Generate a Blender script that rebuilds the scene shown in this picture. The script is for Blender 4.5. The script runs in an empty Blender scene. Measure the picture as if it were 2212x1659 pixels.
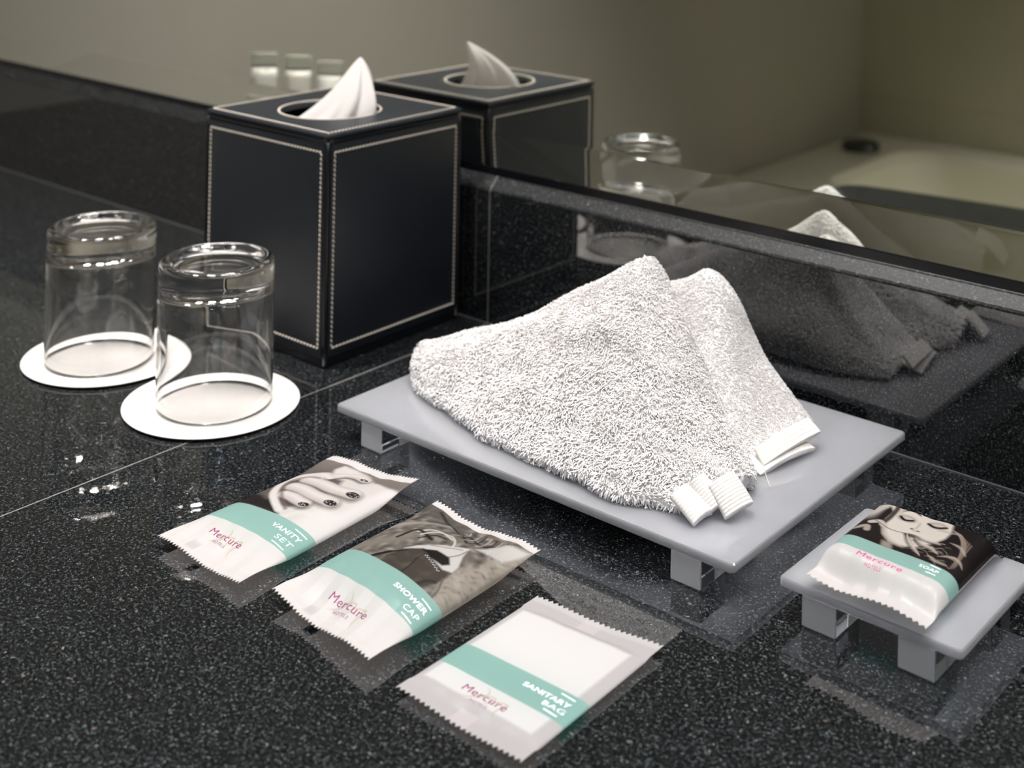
import bpy, bmesh, math, random, json
import numpy as np
from mathutils import Matrix, Vector

# ------------------------------------------------------------------ camera, world, lights, exposure
sc = bpy.context.scene
COL = sc.collection
W_PX, H_PX = 2212, 1659
F_PX, CX_PX, CY_PX = 2886.7, 1181.45, -364.6
YAW, PITCH, ROLL = 0.68477, -0.01381, 0.01756
cam_d = bpy.data.cameras.new('camera')
cam = bpy.data.objects.new('camera', cam_d)
COL.objects.link(cam)
cam_d.sensor_width = 36.0
cam_d.lens = F_PX / W_PX * 36.0
cam_d.shift_x = (W_PX / 2 - CX_PX) / W_PX
cam_d.shift_y = (CY_PX - H_PX / 2) / W_PX
cam_d.clip_start = 0.01
cyw, syw, cpt, spt = math.cos(YAW), math.sin(YAW), math.cos(PITCH), math.sin(PITCH)
fwd = Vector((-syw * cpt, cyw * cpt, -spt))
rgt = Vector((cyw, syw, 0))
upv = rgt.cross(fwd)
r2 = math.cos(ROLL) * rgt + math.sin(ROLL) * upv
u2 = -math.sin(ROLL) * rgt + math.cos(ROLL) * upv
m = Matrix((r2, u2, -fwd)).transposed().to_4x4()
m.translation = Vector((0.54, -0.73, 0.344))
cam.matrix_world = m
sc.camera = cam
cam_d.dof.use_dof = True
cam_d.dof.focus_distance = 0.66
cam_d.dof.aperture_fstop = 9.0

world = bpy.data.worlds.new('room_ambient')
sc.world = world
world.use_nodes = True
world.node_tree.nodes['Background'].inputs[0].default_value = (0.5, 0.52, 0.5, 1)
world.node_tree.nodes['Background'].inputs[1].default_value = 0.05

sc.view_settings.view_transform = 'Standard'
sc.view_settings.look = 'None'
sc.view_settings.gamma = 1.0
sc.view_settings.use_curve_mapping = False
sc.view_settings.exposure = 0.0
cy = sc.cycles
cy.max_bounces = 20
cy.diffuse_bounces = 12
cy.glossy_bounces = 10
cy.transmission_bounces = 18
cy.transparent_max_bounces = 16
cy.sample_clamp_indirect = 80.0
cy.sample_clamp_direct = 0
cy.blur_glossy = 0.3
cy.caustics_reflective = True
cy.caustics_refractive = True
cy.use_adaptive_sampling = True
cy.adaptive_threshold = 0.015
cy.use_denoising = True
try:
    cy.denoiser = 'OPENIMAGEDENOISE'
except Exception:
    pass

BAR_W = 1.6

def area(name, loc, target, sx, sy, power, color, parent=None, spread=180):
    d = bpy.data.lights.new(name, 'AREA')
    d.shape = 'RECTANGLE'
    d.size, d.size_y = sx, sy
    d.energy = power
    d.color = color
    d.spread = math.radians(spread)
    o = bpy.data.objects.new(name, d)
    COL.objects.link(o)
    o.location = loc
    o.rotation_euler = (Vector(target) - Vector(loc)).to_track_quat('-Z', 'Y').to_euler()
    if parent:
        o.parent = parent
        o.matrix_parent_inverse = parent.matrix_world.inverted()
    return o

WARM = (1.0, 0.955, 0.925)
COOL = (0.58, 0.77, 1.0)
def disc(name, loc, target, size, power, color, spread=180):
    o = area(name, loc, target, size, size, power, color, None, spread)
    o.data.shape = 'DISK'
    return o

# ceiling downlights: (x, y, watts, spread); their housings are built in the lamps section
DOWNLIGHTS = [(.98, -.26, 6.5, 76), (.16, -.14, 2.4, 76), (-.32, -.24, 2.6, 72), (-.52, -.66, 6.5, 68), (.62, -1.05, 3.8, 90), (.85, -2.2, 15.0, 92)]  # last three are added: side wall light, cool front fill, back wall light

# ------------------------------------------------------------------ helpers
def tag(o, label=None, cat=None, group=None, kind=None):
    if label: o['label'] = label
    if cat: o['category'] = cat
    if group: o['group'] = group
    if kind: o['kind'] = kind
    return o

def empty(name, loc=(0, 0, 0)):
    o = bpy.data.objects.new(name, None)
    COL.objects.link(o)
    o.location = loc
    o.empty_display_size = 0.02
    return o

def link(name, me, mat, parent=None, smooth=True):
    o = bpy.data.objects.new(name, me)
    COL.objects.link(o)
    if mat: me.materials.append(mat)
    if smooth:
        me.polygons.foreach_set('use_smooth', [True] * len(me.polygons))
    if parent:
        o.parent = parent
        o.location = (0, 0, 0) if parent.parent else -Vector(parent.location)
    return o

def mesh(name, V, F, mat, parent=None, smooth=True):
    me = bpy.data.meshes.new(name)
    me.from_pydata([tuple(v) for v in V], [], [tuple(f) for f in F])
    me.update()
    return link(name, me, mat, parent, smooth)

def fastmesh(name, V, Fq, mat, parent=None, smooth=True):
    """V (n,3) float array, Fq (m,k) int array, all faces with k corners"""
    V = np.asarray(V, np.float32); Fq = np.asarray(Fq, np.int32)
    me = bpy.data.meshes.new(name)
    me.vertices.add(len(V)); me.vertices.foreach_set('co', V.ravel())
    k = Fq.shape[1]
    me.loops.add(Fq.size); me.loops.foreach_set('vertex_index', Fq.ravel())
    me.polygons.add(len(Fq))
    me.polygons.foreach_set('loop_start', np.arange(len(Fq), dtype=np.int32) * k)
    me.polygons.foreach_set('loop_total', np.full(len(Fq), k, np.int32))
    me.update(calc_edges=True)
    return link(name, me, mat, parent, smooth)

def bm_obj(name, bm, mat, parent=None, smooth=False, recalc=True):
    if recalc: bmesh.ops.recalc_face_normals(bm, faces=bm.faces)
    me = bpy.data.meshes.new(name)
    bm.to_mesh(me); bm.free()
    return link(name, me, mat, parent, smooth)

def box_bm(x0, x1, y0, y1, z0, z1, bev=0.0, seg=2):
    bm = bmesh.new()
    bmesh.ops.create_cube(bm, size=1)
    for v in bm.verts:
        v.co = Vector(((x0 + x1) / 2 + v.co.x * (x1 - x0), (y0 + y1) / 2 + v.co.y * (y1 - y0), (z0 + z1) / 2 + v.co.z * (z1 - z0)))
    if bev > 0:
        bmesh.ops.bevel(bm, geom=list(bm.edges), offset=bev, segments=seg, affect='EDGES', profile=0.5)
    return bm

def rot_bm(bm, ang, cx, cy_):
    bmesh.ops.rotate(bm, verts=bm.verts, cent=(cx, cy_, 0), matrix=Matrix.Rotation(ang, 3, 'Z'))
    return bm

def loft_arrays(rings, closed=True, cap=True):
    """rings (n,m,3): returns verts, quads (+ tri fans as degenerate-free quads via centre)"""
    n, mm, _ = rings.shape
    V = rings.reshape(-1, 3)
    F = []
    for i in range(n - 1):
        for j in range(mm if closed else mm - 1):
            a = i * mm + j; b = i * mm + (j + 1) % mm
            F.append((a, b, b + mm, a + mm))
    if cap:
        F.append(tuple(range(mm - 1, -1, -1)))
        F.append(tuple(range((n - 1) * mm, n * mm)))
    return V, F

def lathe(name, prof, cx, cy_, z0, mat, parent=None, seg=96):
    """closed or open profile of (r,z); r==0 ends become poles"""
    V, F = [], []
    idx = []
    for r, z in prof:
        if r < 1e-7:
            idx.append([len(V)]); V.append((cx, cy_, z0 + z))
        else:
            idx.append(list(range(len(V), len(V) + seg)))
            for k in range(seg):
                a = 2 * math.pi * k / seg
                V.append((cx + r * math.cos(a), cy_ + r * math.sin(a), z0 + z))
    for i in range(len(prof) - 1):
        A, B = idx[i], idx[i + 1]
        for k in range(seg):
            k2 = (k + 1) % seg
            if len(A) == 1 and len(B) == 1: continue
            if len(A) == 1: F.append((A[0], B[k2], B[k]))
            elif len(B) == 1: F.append((A[k], A[k2], B[0]))
            else: F.append((A[k], A[k2], B[k2], B[k]))
    bm = bmesh.new()
    vs = [bm.verts.new(v) for v in V]
    for f in F: bm.faces.new([vs[i] for i in f])
    return bm_obj(name, bm, mat, parent, True)

def tube_arrays(path, rad, seg=8):
    path = np.asarray(path, float); n = len(path)
    rad = np.broadcast_to(np.asarray(rad, float), (n,))
    T = np.gradient(path, axis=0); T /= np.linalg.norm(T, axis=1)[:, None] + 1e-12
    ref = np.array([0.13, 0.21, 0.97])
    N1 = np.cross(T, ref); N1 /= np.linalg.norm(N1, axis=1)[:, None] + 1e-12
    N2 = np.cross(T, N1)
    a = np.linspace(0, 2 * np.pi, seg, endpoint=False)
    return path[:, None, :] + rad[:, None, None] * (np.cos(a)[None, :, None] * N1[:, None, :] + np.sin(a)[None, :, None] * N2[:, None, :])

def tube(name, path, rad, mat, parent=None, seg=8):
    V, F = loft_arrays(tube_arrays(path, rad, seg))
    return mesh(name, V, F, mat, parent)

def smooth_step(a, b, x):
    x = np.clip((x - a) / (b - a), 0, 1)
    return x * x * (3 - 2 * x)

def lin(c):
    c = np.asarray(c, float) / 255.0
    return np.where(c <= 0.04045, c / 12.92, ((c + 0.055) / 1.055) ** 2.4)

def catmull(P, n, closed=False):
    P = np.asarray(P, float); k = len(P)
    if closed:
        Q = np.concatenate([P[-1:], P, P[:2]]); segs = k
    else:
        Q = np.concatenate([2 * P[:1] - P[1:2], P, 2 * P[-1:] - P[-2:-1]]); segs = k - 1
    u = np.linspace(0, segs, n, endpoint=not closed)
    i = np.minimum(u.astype(int), segs - 1); t = (u - i)
    t = t.reshape((-1,) + (1,) * (P.ndim - 1))
    p0, p1, p2, p3 = Q[i], Q[i + 1], Q[i + 2], Q[i + 3]
    return 0.5 * (2 * p1 + (p2 - p0) * t + (2 * p0 - 5 * p1 + 4 * p2 - p3) * t ** 2 + (3 * p1 - p0 - 3 * p2 + p3) * t ** 3)

# ------------------------------------------------------------------ materials
def mat_new(name):
    m = bpy.data.materials.new(name); m.use_nodes = True
    nt = m.node_tree
    return m, nt, nt.nodes['Principled BSDF']

def simple(name, col, rough=0.5, metal=0.0, ior=1.5, coat=0.0, noise=0.0, nscale=60, bump=0.0, bscale=400, **kw):
    m, nt, b = mat_new(name)
    b.inputs['Base Color'].default_value = (*col, 1)
    b.inputs['Roughness'].default_value = rough
    b.inputs['Metallic'].default_value = metal
    b.inputs['IOR'].default_value = ior
    b.inputs['Coat Weight'].default_value = coat
    b.inputs['Coat Roughness'].default_value = 0.05
    for k, v in kw.items(): b.inputs[k].default_value = v
    tc = nt.nodes.new('ShaderNodeNewGeometry')
    if noise > 0:
        n = nt.nodes.new('ShaderNodeTexNoise'); n.inputs['Scale'].default_value = nscale; n.inputs['Detail'].default_value = 5
        nt.links.new(tc.outputs['Position'], n.inputs['Vector'])
        mx = nt.nodes.new('ShaderNodeMix'); mx.data_type = 'RGBA'
        mx.inputs[6].default_value = (*[c * (1 - noise) for c in col], 1)
        mx.inputs[7].default_value = (*[min(1, c * (1 + noise)) for c in col], 1)
        nt.links.new(n.outputs['Fac'], mx.inputs[0]); nt.links.new(mx.outputs[2], b.inputs['Base Color'])
    if bump > 0:
        n = nt.nodes.new('ShaderNodeTexNoise'); n.inputs['Scale'].default_value = bscale; n.inputs['Detail'].default_value = 3
        nt.links.new(tc.outputs['Position'], n.inputs['Vector'])
        bp = nt.nodes.new('ShaderNodeBump'); bp.inputs['Strength'].default_value = bump; bp.inputs['Distance'].default_value = 0.0004
        nt.links.new(n.outputs['Fac'], bp.inputs['Height']); nt.links.new(bp.outputs[0], b.inputs['Normal'])
    return m

def mth(nt, op, a, b=None, c=None):
    n = nt.nodes.new('ShaderNodeMath'); n.operation = op
    for i, v in enumerate((a, b, c)):
        if v is None: continue
        if isinstance(v, (int, float)): n.inputs[i].default_value = v
        else: nt.links.new(v, n.inputs[i])
    return n.outputs[0]

JOINT_X = -0.1036
def granite(name='black_granite', rough=.025, ior=2.0):
    m, nt, b = mat_new(name)
    g = nt.nodes.new('ShaderNodeNewGeometry'); pos = g.outputs['Position']
    sep = nt.nodes.new('ShaderNodeSeparateXYZ'); nt.links.new(pos, sep.inputs[0])
    # mottled ground
    nd = nt.nodes.new('ShaderNodeTexNoise'); nd.inputs['Scale'].default_value = 700; nd.inputs['Detail'].default_value = 3
    nt.links.new(pos, nd.inputs['Vector'])
    vs = nt.nodes.new('ShaderNodeVectorMath'); vs.operation = 'MULTIPLY_ADD'
    nt.links.new(nd.outputs['Color'], vs.inputs[0]); vs.inputs[1].default_value = (.0040, .0040, .0040); nt.links.new(pos, vs.inputs[2])
    wpos = vs.outputs[0]
    n1 = nt.nodes.new('ShaderNodeTexNoise'); n1.inputs['Scale'].default_value = 620; n1.inputs['Detail'].default_value = 6; n1.inputs['Roughness'].default_value = .75
    nt.links.new(pos, n1.inputs['Vector'])
    r1 = nt.nodes.new('ShaderNodeValToRGB')
    e = r1.color_ramp.elements
    e[0].position = .42; e[0].color = (.0016, .0019, .0024, 1)
    e[1].position = .72; e[1].color = (.15, .16, .165, 1)
    e.new(.54).color = (.0085, .0095, .0105, 1)
    nt.links.new(n1.outputs['Fac'], r1.inputs[0])
    col = r1.outputs[0]
    n2 = nt.nodes.new('ShaderNodeTexNoise'); n2.inputs['Scale'].default_value = 60; n2.inputs['Detail'].default_value = 4
    nt.links.new(pos, n2.inputs['Vector'])
    dens = mth(nt, 'MULTIPLY_ADD', n2.outputs['Fac'], .6, -.3)
    for scale, thr, c1, amt in ((560, .93, (.13, .145, .15), .8), (900, .88, (.15, .18, .195), 1.0), (1600, .84, (.17, .20, .21), 1.0), (640, .972, (.30, .27, .22), 1.0)):
        v = nt.nodes.new('ShaderNodeTexVoronoi'); v.inputs['Scale'].default_value = scale
        nt.links.new(wpos, v.inputs['Vector'])
        sp = nt.nodes.new('ShaderNodeSeparateColor'); nt.links.new(v.outputs['Color'], sp.inputs[0])
        f = mth(nt, 'GREATER_THAN', mth(nt, 'ADD', sp.outputs[0], mth(nt, 'MULTIPLY', dens, .35)), thr)
        d = mth(nt, 'LESS_THAN', v.outputs['Distance'], mth(nt, 'MULTIPLY_ADD', sp.outputs[1], .40, .10))
        f = mth(nt, 'MULTIPLY', mth(nt, 'MULTIPLY', f, d), mth(nt, 'MULTIPLY_ADD', sp.outputs[2], .75 * amt, .15 * amt))
        mx = nt.nodes.new('ShaderNodeMix'); mx.data_type = 'RGBA'
        nt.links.new(f, mx.inputs[0]); nt.links.new(col, mx.inputs[6]); mx.inputs[7].default_value = (*c1, 1)
        col = mx.outputs[2]
    # pale grout joint running front to back and on up the upstand
    wob = mth(nt, 'MULTIPLY_ADD', n1.outputs['Fac'], .0009, -.00045)
    dx = mth(nt, 'ABSOLUTE', mth(nt, 'ADD', mth(nt, 'ADD', sep.outputs[0], -JOINT_X), wob))
    j = mth(nt, 'MULTIPLY', mth(nt, 'LESS_THAN', dx, .00045), .5)
    mx = nt.nodes.new('ShaderNodeMix'); mx.data_type = 'RGBA'
    nt.links.new(j, mx.inputs[0]); nt.links.new(col, mx.inputs[6]); mx.inputs[7].default_value = (.42, .40, .37, 1)
    nt.links.new(mx.outputs[2], b.inputs['Base Color'])
    nt.links.new(mth(nt, 'MULTIPLY_ADD', j, .6, rough), b.inputs['Roughness'])
    b.inputs['IOR'].default_value = ior
    return m

def tile_wall(name, col, zoff, zstep, axis, aoff, astep, rough=.3, grout=.5):
    m, nt, b = mat_new(name)
    g = nt.nodes.new('ShaderNodeNewGeometry'); pos = g.outputs['Position']
    sep = nt.nodes.new('ShaderNodeSeparateXYZ'); nt.links.new(pos, sep.inputs[0])
    def line(src, off, step):
        fr = mth(nt, 'FRACT', mth(nt, 'DIVIDE', mth(nt, 'ADD', src, -off + 100 * step), step))
        d = mth(nt, 'ABSOLUTE', mth(nt, 'ADD', fr, -.5))
        return mth(nt, 'GREATER_THAN', d, .5 - .0015 / step)
    l = mth(nt, 'MAXIMUM', line(sep.outputs[2], zoff, zstep), line(sep.outputs[axis], aoff, astep))
    n = nt.nodes.new('ShaderNodeTexNoise'); n.inputs['Scale'].default_value = 1.6; n.inputs['Detail'].default_value = 3
    nt.links.new(pos, n.inputs['Vector'])
    mx0 = nt.nodes.new('ShaderNodeMix'); mx0.data_type = 'RGBA'
    mx0.inputs[6].default_value = (col[0] * .95, col[1] * 1.0, col[2] * .97, 1)
    mx0.inputs[7].default_value = (col[0] * 1.06, col[1] * 1.0, col[2] * 1.02, 1)
    nt.links.new(n.outputs['Fac'], mx0.inputs[0])
    mx = nt.nodes.new('ShaderNodeMix'); mx.data_type = 'RGBA'
    nt.links.new(mth(nt, 'MULTIPLY', l, grout), mx.inputs[0]); nt.links.new(mx0.outputs[2], mx.inputs[6])
    mx.inputs[7].default_value = (col[0] * .55, col[1] * .55, col[2] * .52, 1)
    nt.links.new(mx.outputs[2], b.inputs['Base Color'])
    b.inputs['Roughness'].default_value = rough
    return m

M = {}
M['granite'] = granite()
M['granite_edge'] = granite('honed_granite_edge', .38, 1.55)
M['khaki'] = tile_wall('khaki_wall_tile', (.52, .505, .40), -.297, .60, 0, -.8627, .60, .28)
M['khaki_side'] = tile_wall('khaki_side_wall_tile', (.48, .455, .41), -.297, .60, 1, -.30, .60, .35, .12)  # toned darker than the back wall tile to imitate weaker light here
M['plaster'] = simple('ceiling_plaster', (.34, .335, .33), .9, noise=.04)
M['floor'] = simple('floor_tile', (.10, .095, .085), .4, noise=.2, nscale=8)
M['chrome'] = simple('chrome', (.8, .8, .8), .08, 1.0)
M['silver'] = simple('mirror_silvering', (.93, .94, .90), 0.0, 1.0)
M['glass'] = simple('clear_glass', (1, 1, 1), 0.0, ior=1.5, **{'Transmission Weight': 1.0})
M['pane'] = simple('mirror_glass', (.985, .992, .975), 0.0, ior=1.5, **{'Transmission Weight': 1.0})
M['black_plastic'] = simple('black_channel', (.006, .006, .009), .25)
M['sealant'] = simple('grey_sealant', (.11, .115, .125), .6)
M['tub'] = simple('white_acrylic', (.80, .78, .66), .16)
M['mat'] = simple('charcoal_cloth', (.012, .014, .016), .9, bump=.5, bscale=900)
M['leather'] = simple('black_leather', (.008, .012, .019), .40, ior=1.6, noise=.25, nscale=300, bump=.55, bscale=1500)
M['piping'] = simple('leather_piping', (.006, .007, .010), .28)
M['inner'] = simple('black_lining', (.004, .004, .005), .8)
M['thread'] = simple('cream_thread', (.72, .65, .56), .7)
M['paper'] = simple('white_card', (.72, .695, .665), .75, noise=.04, nscale=150)
def cotton():
    m, nt, b = mat_new('white_cotton')
    out = nt.nodes['Material Output']
    d = nt.nodes.new('ShaderNodeBsdfDiffuse'); d.inputs[0].default_value = (.975, .963, .957, 1)
    t = nt.nodes.new('ShaderNodeBsdfTranslucent'); t.inputs[0].default_value = (.975, .960, .950, 1)
    mx = nt.nodes.new('ShaderNodeMixShader'); mx.inputs[0].default_value = .24
    nt.links.new(d.outputs[0], mx.inputs[1]); nt.links.new(t.outputs[0], mx.inputs[2]); nt.links.new(mx.outputs[0], out.inputs[0])
    return m
M['towel'] = cotton()
M['towel_core'] = simple('cotton_weave', (.94, .925, .915), .95)
M['hem'] = simple('woven_cotton_hem', (.76, .735, .70), .9, noise=.06, nscale=900, bump=.5, bscale=1600)
M['white_lamp'] = simple('lamp_housing', (.8, .8, .8), .4)
def tissue_mat():
    m, nt, b = mat_new('soft_tissue')
    out = nt.nodes['Material Output']
    d = nt.nodes.new('ShaderNodeBsdfDiffuse'); d.inputs[0].default_value = (.90, .87, .85, 1)
    t = nt.nodes.new('ShaderNodeBsdfTranslucent'); t.inputs[0].default_value = (.88, .84, .82, 1)
    n = nt.nodes.new('ShaderNodeTexNoise'); n.inputs['Scale'].default_value = 180; n.inputs['Detail'].default_value = 4
    bp = nt.nodes.new('ShaderNodeBump'); bp.inputs['Strength'].default_value = .3; bp.inputs['Distance'].default_value = .001
    nt.links.new(n.outputs['Fac'], bp.inputs['Height'])
    nt.links.new(bp.outputs[0], d.inputs['Normal'])
    mx = nt.nodes.new('ShaderNodeMixShader'); mx.inputs[0].default_value = .35
    nt.links.new(d.outputs[0], mx.inputs[1]); nt.links.new(t.outputs[0], mx.inputs[2]); nt.links.new(mx.outputs[0], out.inputs[0])
    return m
M['tissue'] = tissue_mat()
def acrylic_mat(name, col, tl, clear, rough, coat_rough):
    """milky acrylic: scatters, lets light through and keeps a polished skin"""
    m, nt, b = mat_new(name)
    out = nt.nodes['Material Output']
    d = nt.nodes.new('ShaderNodeSubsurfaceScattering'); d.falloff = 'RANDOM_WALK'
    d.inputs['Color'].default_value = (*col, 1); d.inputs['Scale'].default_value = .012; d.inputs['Radius'].default_value = (1, 1, 1)
    t = nt.nodes.new('ShaderNodeBsdfTranslucent'); t.inputs[0].default_value = (*col, 1)
    a = nt.nodes.new('ShaderNodeMixShader'); a.inputs[0].default_value = tl
    nt.links.new(d.outputs[0], a.inputs[1]); nt.links.new(t.outputs[0], a.inputs[2])
    r = nt.nodes.new('ShaderNodeBsdfRefraction'); r.inputs['Color'].default_value = (.95, .96, .98, 1); r.inputs['Roughness'].default_value = rough; r.inputs['IOR'].default_value = 1.45
    c = nt.nodes.new('ShaderNodeMixShader'); c.inputs[0].default_value = clear
    nt.links.new(a.outputs[0], c.inputs[1]); nt.links.new(r.outputs[0], c.inputs[2])
    g = nt.nodes.new('ShaderNodeBsdfGlossy'); g.inputs['Roughness'].default_value = coat_rough; g.inputs['Color'].default_value = (1, 1, 1, 1)
    fr = nt.nodes.new('ShaderNodeFresnel'); fr.inputs[0].default_value = 1.5
    f = nt.nodes.new('ShaderNodeMixShader'); nt.links.new(fr.outputs[0], f.inputs[0])
    nt.links.new(c.outputs[0], f.inputs[1]); nt.links.new(g.outputs[0], f.inputs[2]); nt.links.new(f.outputs[0], out.inputs[0])
    return m
M['acrylic'] = acrylic_mat('frosted_acrylic', (.80, .83, .95), .3, .66, .28, .05)
M['leg_acrylic'] = acrylic_mat('cast_acrylic_block', (.95, .96, .98), .25, .45, .12, .03)
def frost_face():
    m, nt, b = mat_new('frosted_acrylic_face')
    out = nt.nodes['Material Output']
    d = nt.nodes.new('ShaderNodeBsdfDiffuse'); d.inputs[0].default_value = (.97, .97, .98, 1)
    t = nt.nodes.new('ShaderNodeBsdfTranslucent'); t.inputs[0].default_value = (.98, .98, .98, 1)
    a = nt.nodes.new('ShaderNodeMixShader'); a.inputs[0].default_value = .6
    nt.links.new(d.outputs[0], a.inputs[1]); nt.links.new(t.outputs[0], a.inputs[2]); nt.links.new(a.outputs[0], out.inputs[0])
    return m
M['leg_frost'] = frost_face()
M['leg_clear'] = simple('polished_acrylic_face', (.97, .98, .99), .03, ior=1.49, **{'Transmission Weight': 1.0})
def print_mat(name, rough=.38, trans=0.0):
    m, nt, b = mat_new(name)
    a = nt.nodes.new('ShaderNodeAttribute'); a.attribute_name = 'print'
    nt.links.new(a.outputs['Color'], b.inputs['Base Color'])
    b.inputs['Roughness'].default_value = rough
    b.inputs['Coat Weight'].default_value = .15
    b.inputs['Coat Roughness'].default_value = .2
    out = nt.nodes['Material Output']
    t = nt.nodes.new('ShaderNodeBsdfTranslucent'); nt.links.new(a.outputs['Color'], t.inputs[0])
    mx = nt.nodes.new('ShaderNodeMixShader'); mx.inputs[0].default_value = .55
    nt.links.new(b.outputs[0], mx.inputs[1]); nt.links.new(t.outputs[0], mx.inputs[2]); nt.links.new(mx.outputs[0], out.inputs[0])
    return m
M['film'] = print_mat('printed_film')
M['ink_plum'] = simple('plum_ink', tuple(lin((128, 30, 90))), .5)
M['ink_magenta'] = simple('magenta_ink', tuple(lin((205, 40, 130))), .5)
M['ink_white'] = simple('white_ink', (.78, .84, .82), .5)

# ------------------------------------------------------------------ the room
ZF, ZC = -0.85, 1.55
XL, XR, YB = -1.06, 1.75, -2.56
def struct(name, bm, mat): return tag(bm_obj(name, bm, mat), kind='structure')
struct('wall_front', box_bm(XL - .1, XR + .1, .0116, .11, ZF, ZC), M['khaki'])
struct('wall_left', box_bm(XL - .1, XL, YB - .1, .0116, ZF, ZC), M['khaki_side'])
struct('wall_back', box_bm(XL, XR, YB - .1, YB, ZF, ZC), M['khaki'])
struct('wall_right', box_bm(XR, XR + .1, YB - .1, .0116, ZF, ZC), M['khaki_side'])
struct('floor', box_bm(XL - .1, XR + .1, YB - .1, .11, ZF - .1, ZF), M['floor'])
struct('ceiling', box_bm(XL - .1, XR + .1, YB - .1, .11, ZC, ZC + .1), M['plaster'])

# countertop with its front apron, and the upstand behind it
ct = empty('vanity_countertop', (.34, -.3, -.03))
tag(ct, 'speckled black granite vanity countertop running along the mirror wall', 'countertop')
front = [(XL + .0005, -.470), (-.20, -.470), (-.150, -.472), (-.122, -.480), (-.108, -.497), (-.103, -.520), (-.099, -.535), (-.086, -.545), (-.05, -.553), (0, -.560), (.08, -.570), (.25, -.583), (.50, -.590), (XR - .0005, -.590)]
def slab(name, off, z0, z1, back, mat):
    bm = bmesh.new()
    pts = [(x, y + off) for x, y in front] + ([(XR - .0005, back), (XL + .0005, back)] if back is not None else [(x, y + off + .02) for x, y in front[::-1]])
    vs = [bm.verts.new((x, y, z0)) for x, y in pts]
    f = bm.faces.new(vs)
    g = bmesh.ops.extrude_face_region(bm, geom=[f])
    for v in g['geom']:
        if isinstance(v, bmesh.types.BMVert): v.co.z = z1
    return bm_obj(name, bm, mat, ct)
slab('slab', 0, -.03, 0, -.0005, M['granite'])
slab('apron', .012, -.16, -.0302, None, M['granite'])
bm = bmesh.new()
prof = [(0, .0002), (0, .0955), (.0115, .0955), (.0115, .0002)]
a = [bm.verts.new((XL + .0005, y, z)) for y, z in prof]; b_ = [bm.verts.new((XR - .0005, y, z)) for y, z in prof]
for i in range(len(prof)):
    j = (i + 1) % len(prof); bm.faces.new((a[i], a[j], b_[j], b_[i]))
bm.faces.new(a); bm.faces.new(b_[::-1])
us = bm_obj('granite_upstand', bm, M['granite'])
tag(us, 'polished black granite upstand with chamfered top edge along the mirror foot', 'backsplash')
bm = bmesh.new()
prof = [(0, .09555), (.0003, .0966), (.0012, .0978), (.0072, .1038), (.0078, .1046), (.0085, .1050), (.0115, .1050), (.0115, .09555)]
a = [bm.verts.new((XL + .0005, y, z)) for y, z in prof]; b_ = [bm.verts.new((XR - .0005, y, z)) for y, z in prof]
for i in range(len(prof)):
    j = (i + 1) % len(prof); bm.faces.new((a[i], a[j], b_[j], b_[i]))
bm.faces.new(a); bm.faces.new(b_[::-1])
bm_obj('chamfered_edge', bm, M['granite_edge'], us)
bm_obj('sealant_line', box_bm(XL + .002, XR - .002, -.0007, -.00005, .0001, .0009, 0), M['sealant'], us)

# the mirror: silvered glass with a wide polished bevel along its foot, held in a black channel
mi = empty('wall_mirror', (.34, .0115, .105))
tag(mi, 'wide wall mirror with a slanted glass strip along its lower edge', 'mirror')
MT = ZC - .25
MX0, MX1 = XL + .003, XR - .01
bm = bmesh.new()
prof = [(.00975, .1108), (.0065, .1375), (.0065, MT), (.0113, MT), (.0113, .1108)]
a = [bm.verts.new((MX0, y, z)) for y, z in prof]; b_ = [bm.verts.new((MX1, y, z)) for y, z in prof]
for i in range(len(prof)):
    j = (i + 1) % len(prof); bm.faces.new((a[i], a[j], b_[j], b_[i]))
bm.faces.new(a); bm.faces.new(b_[::-1])
bm_obj('pane', bm, M['pane'], mi)
bm_obj('silvering', box_bm(MX0, MX1, .01132, .01155, .1108, MT), M['silver'], mi)
bm_obj('bottom_channel', box_bm(MX0, MX1, .0086, .01155, .1051, .1106), M['black_plastic'], mi)

# ------------------------------------------------------------------ bathtub reflected in the mirror
def rrect(x0, x1, y0, y1, r, z, n=10):
    pts = []
    for cx, cy_, a0 in ((x1 - r, y1 - r, 0), (x0 + r, y1 - r, 90), (x0 + r, y0 + r, 180), (x1 - r, y0 + r, 270)):
        for k in range(n + 1):
            a = math.radians(a0 + 90 * k / n)
            pts.append((cx + r * math.cos(a), cy_ + r * math.sin(a), z))
    return np.array(pts)
TX0, TX1, TY0, TY1, TZ = XL + .002, .62, YB + .002, -1.86, -.39
rings = [rrect(TX0, TX1, TY0, TY1, .004, ZF + .001), rrect(TX0, TX1, TY0, TY1, .004, TZ - .012), rrect(TX0 + .003, TX1 - .003, TY0 + .003, TY1 - .003, .006, TZ - .003), rrect(TX0 + .012, TX1 - .012, TY0 + .012, TY1 - .012, .01, TZ),
         rrect(-.88, TX1 - .09, TY0 + .11, TY1 - .09, .10, TZ), rrect(-.865, TX1 - .105, TY0 + .125, TY1 - .105, .10, TZ - .02), rrect(-.80, TX1 - .16, TY0 + .16, TY1 - .14, .13, TZ - .30), rrect(-.70, TX1 - .26, TY0 + .22, TY1 - .20, .10, TZ - .35)]
V, F = loft_arrays(np.array(rings))
bt = empty('bathtub', ((TX0 + TX1) / 2, (TY0 + TY1) / 2, ZF))
tag(bt, 'white bathtub in the far corner, seen in the mirror', 'bathtub')
mesh('tub_body', V, F, M['tub'], bt, smooth=False)
lathe('bath_tap', [(0, 0), (.044, 0), (.046, .004), (.046, .014), (.040, .021), (.028, .024), (0, .025)], -.955, -2.34, TZ + .0005, simple('dark_chrome', (.10, .11, .11), .12, 1.0), bt, 40)
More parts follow.
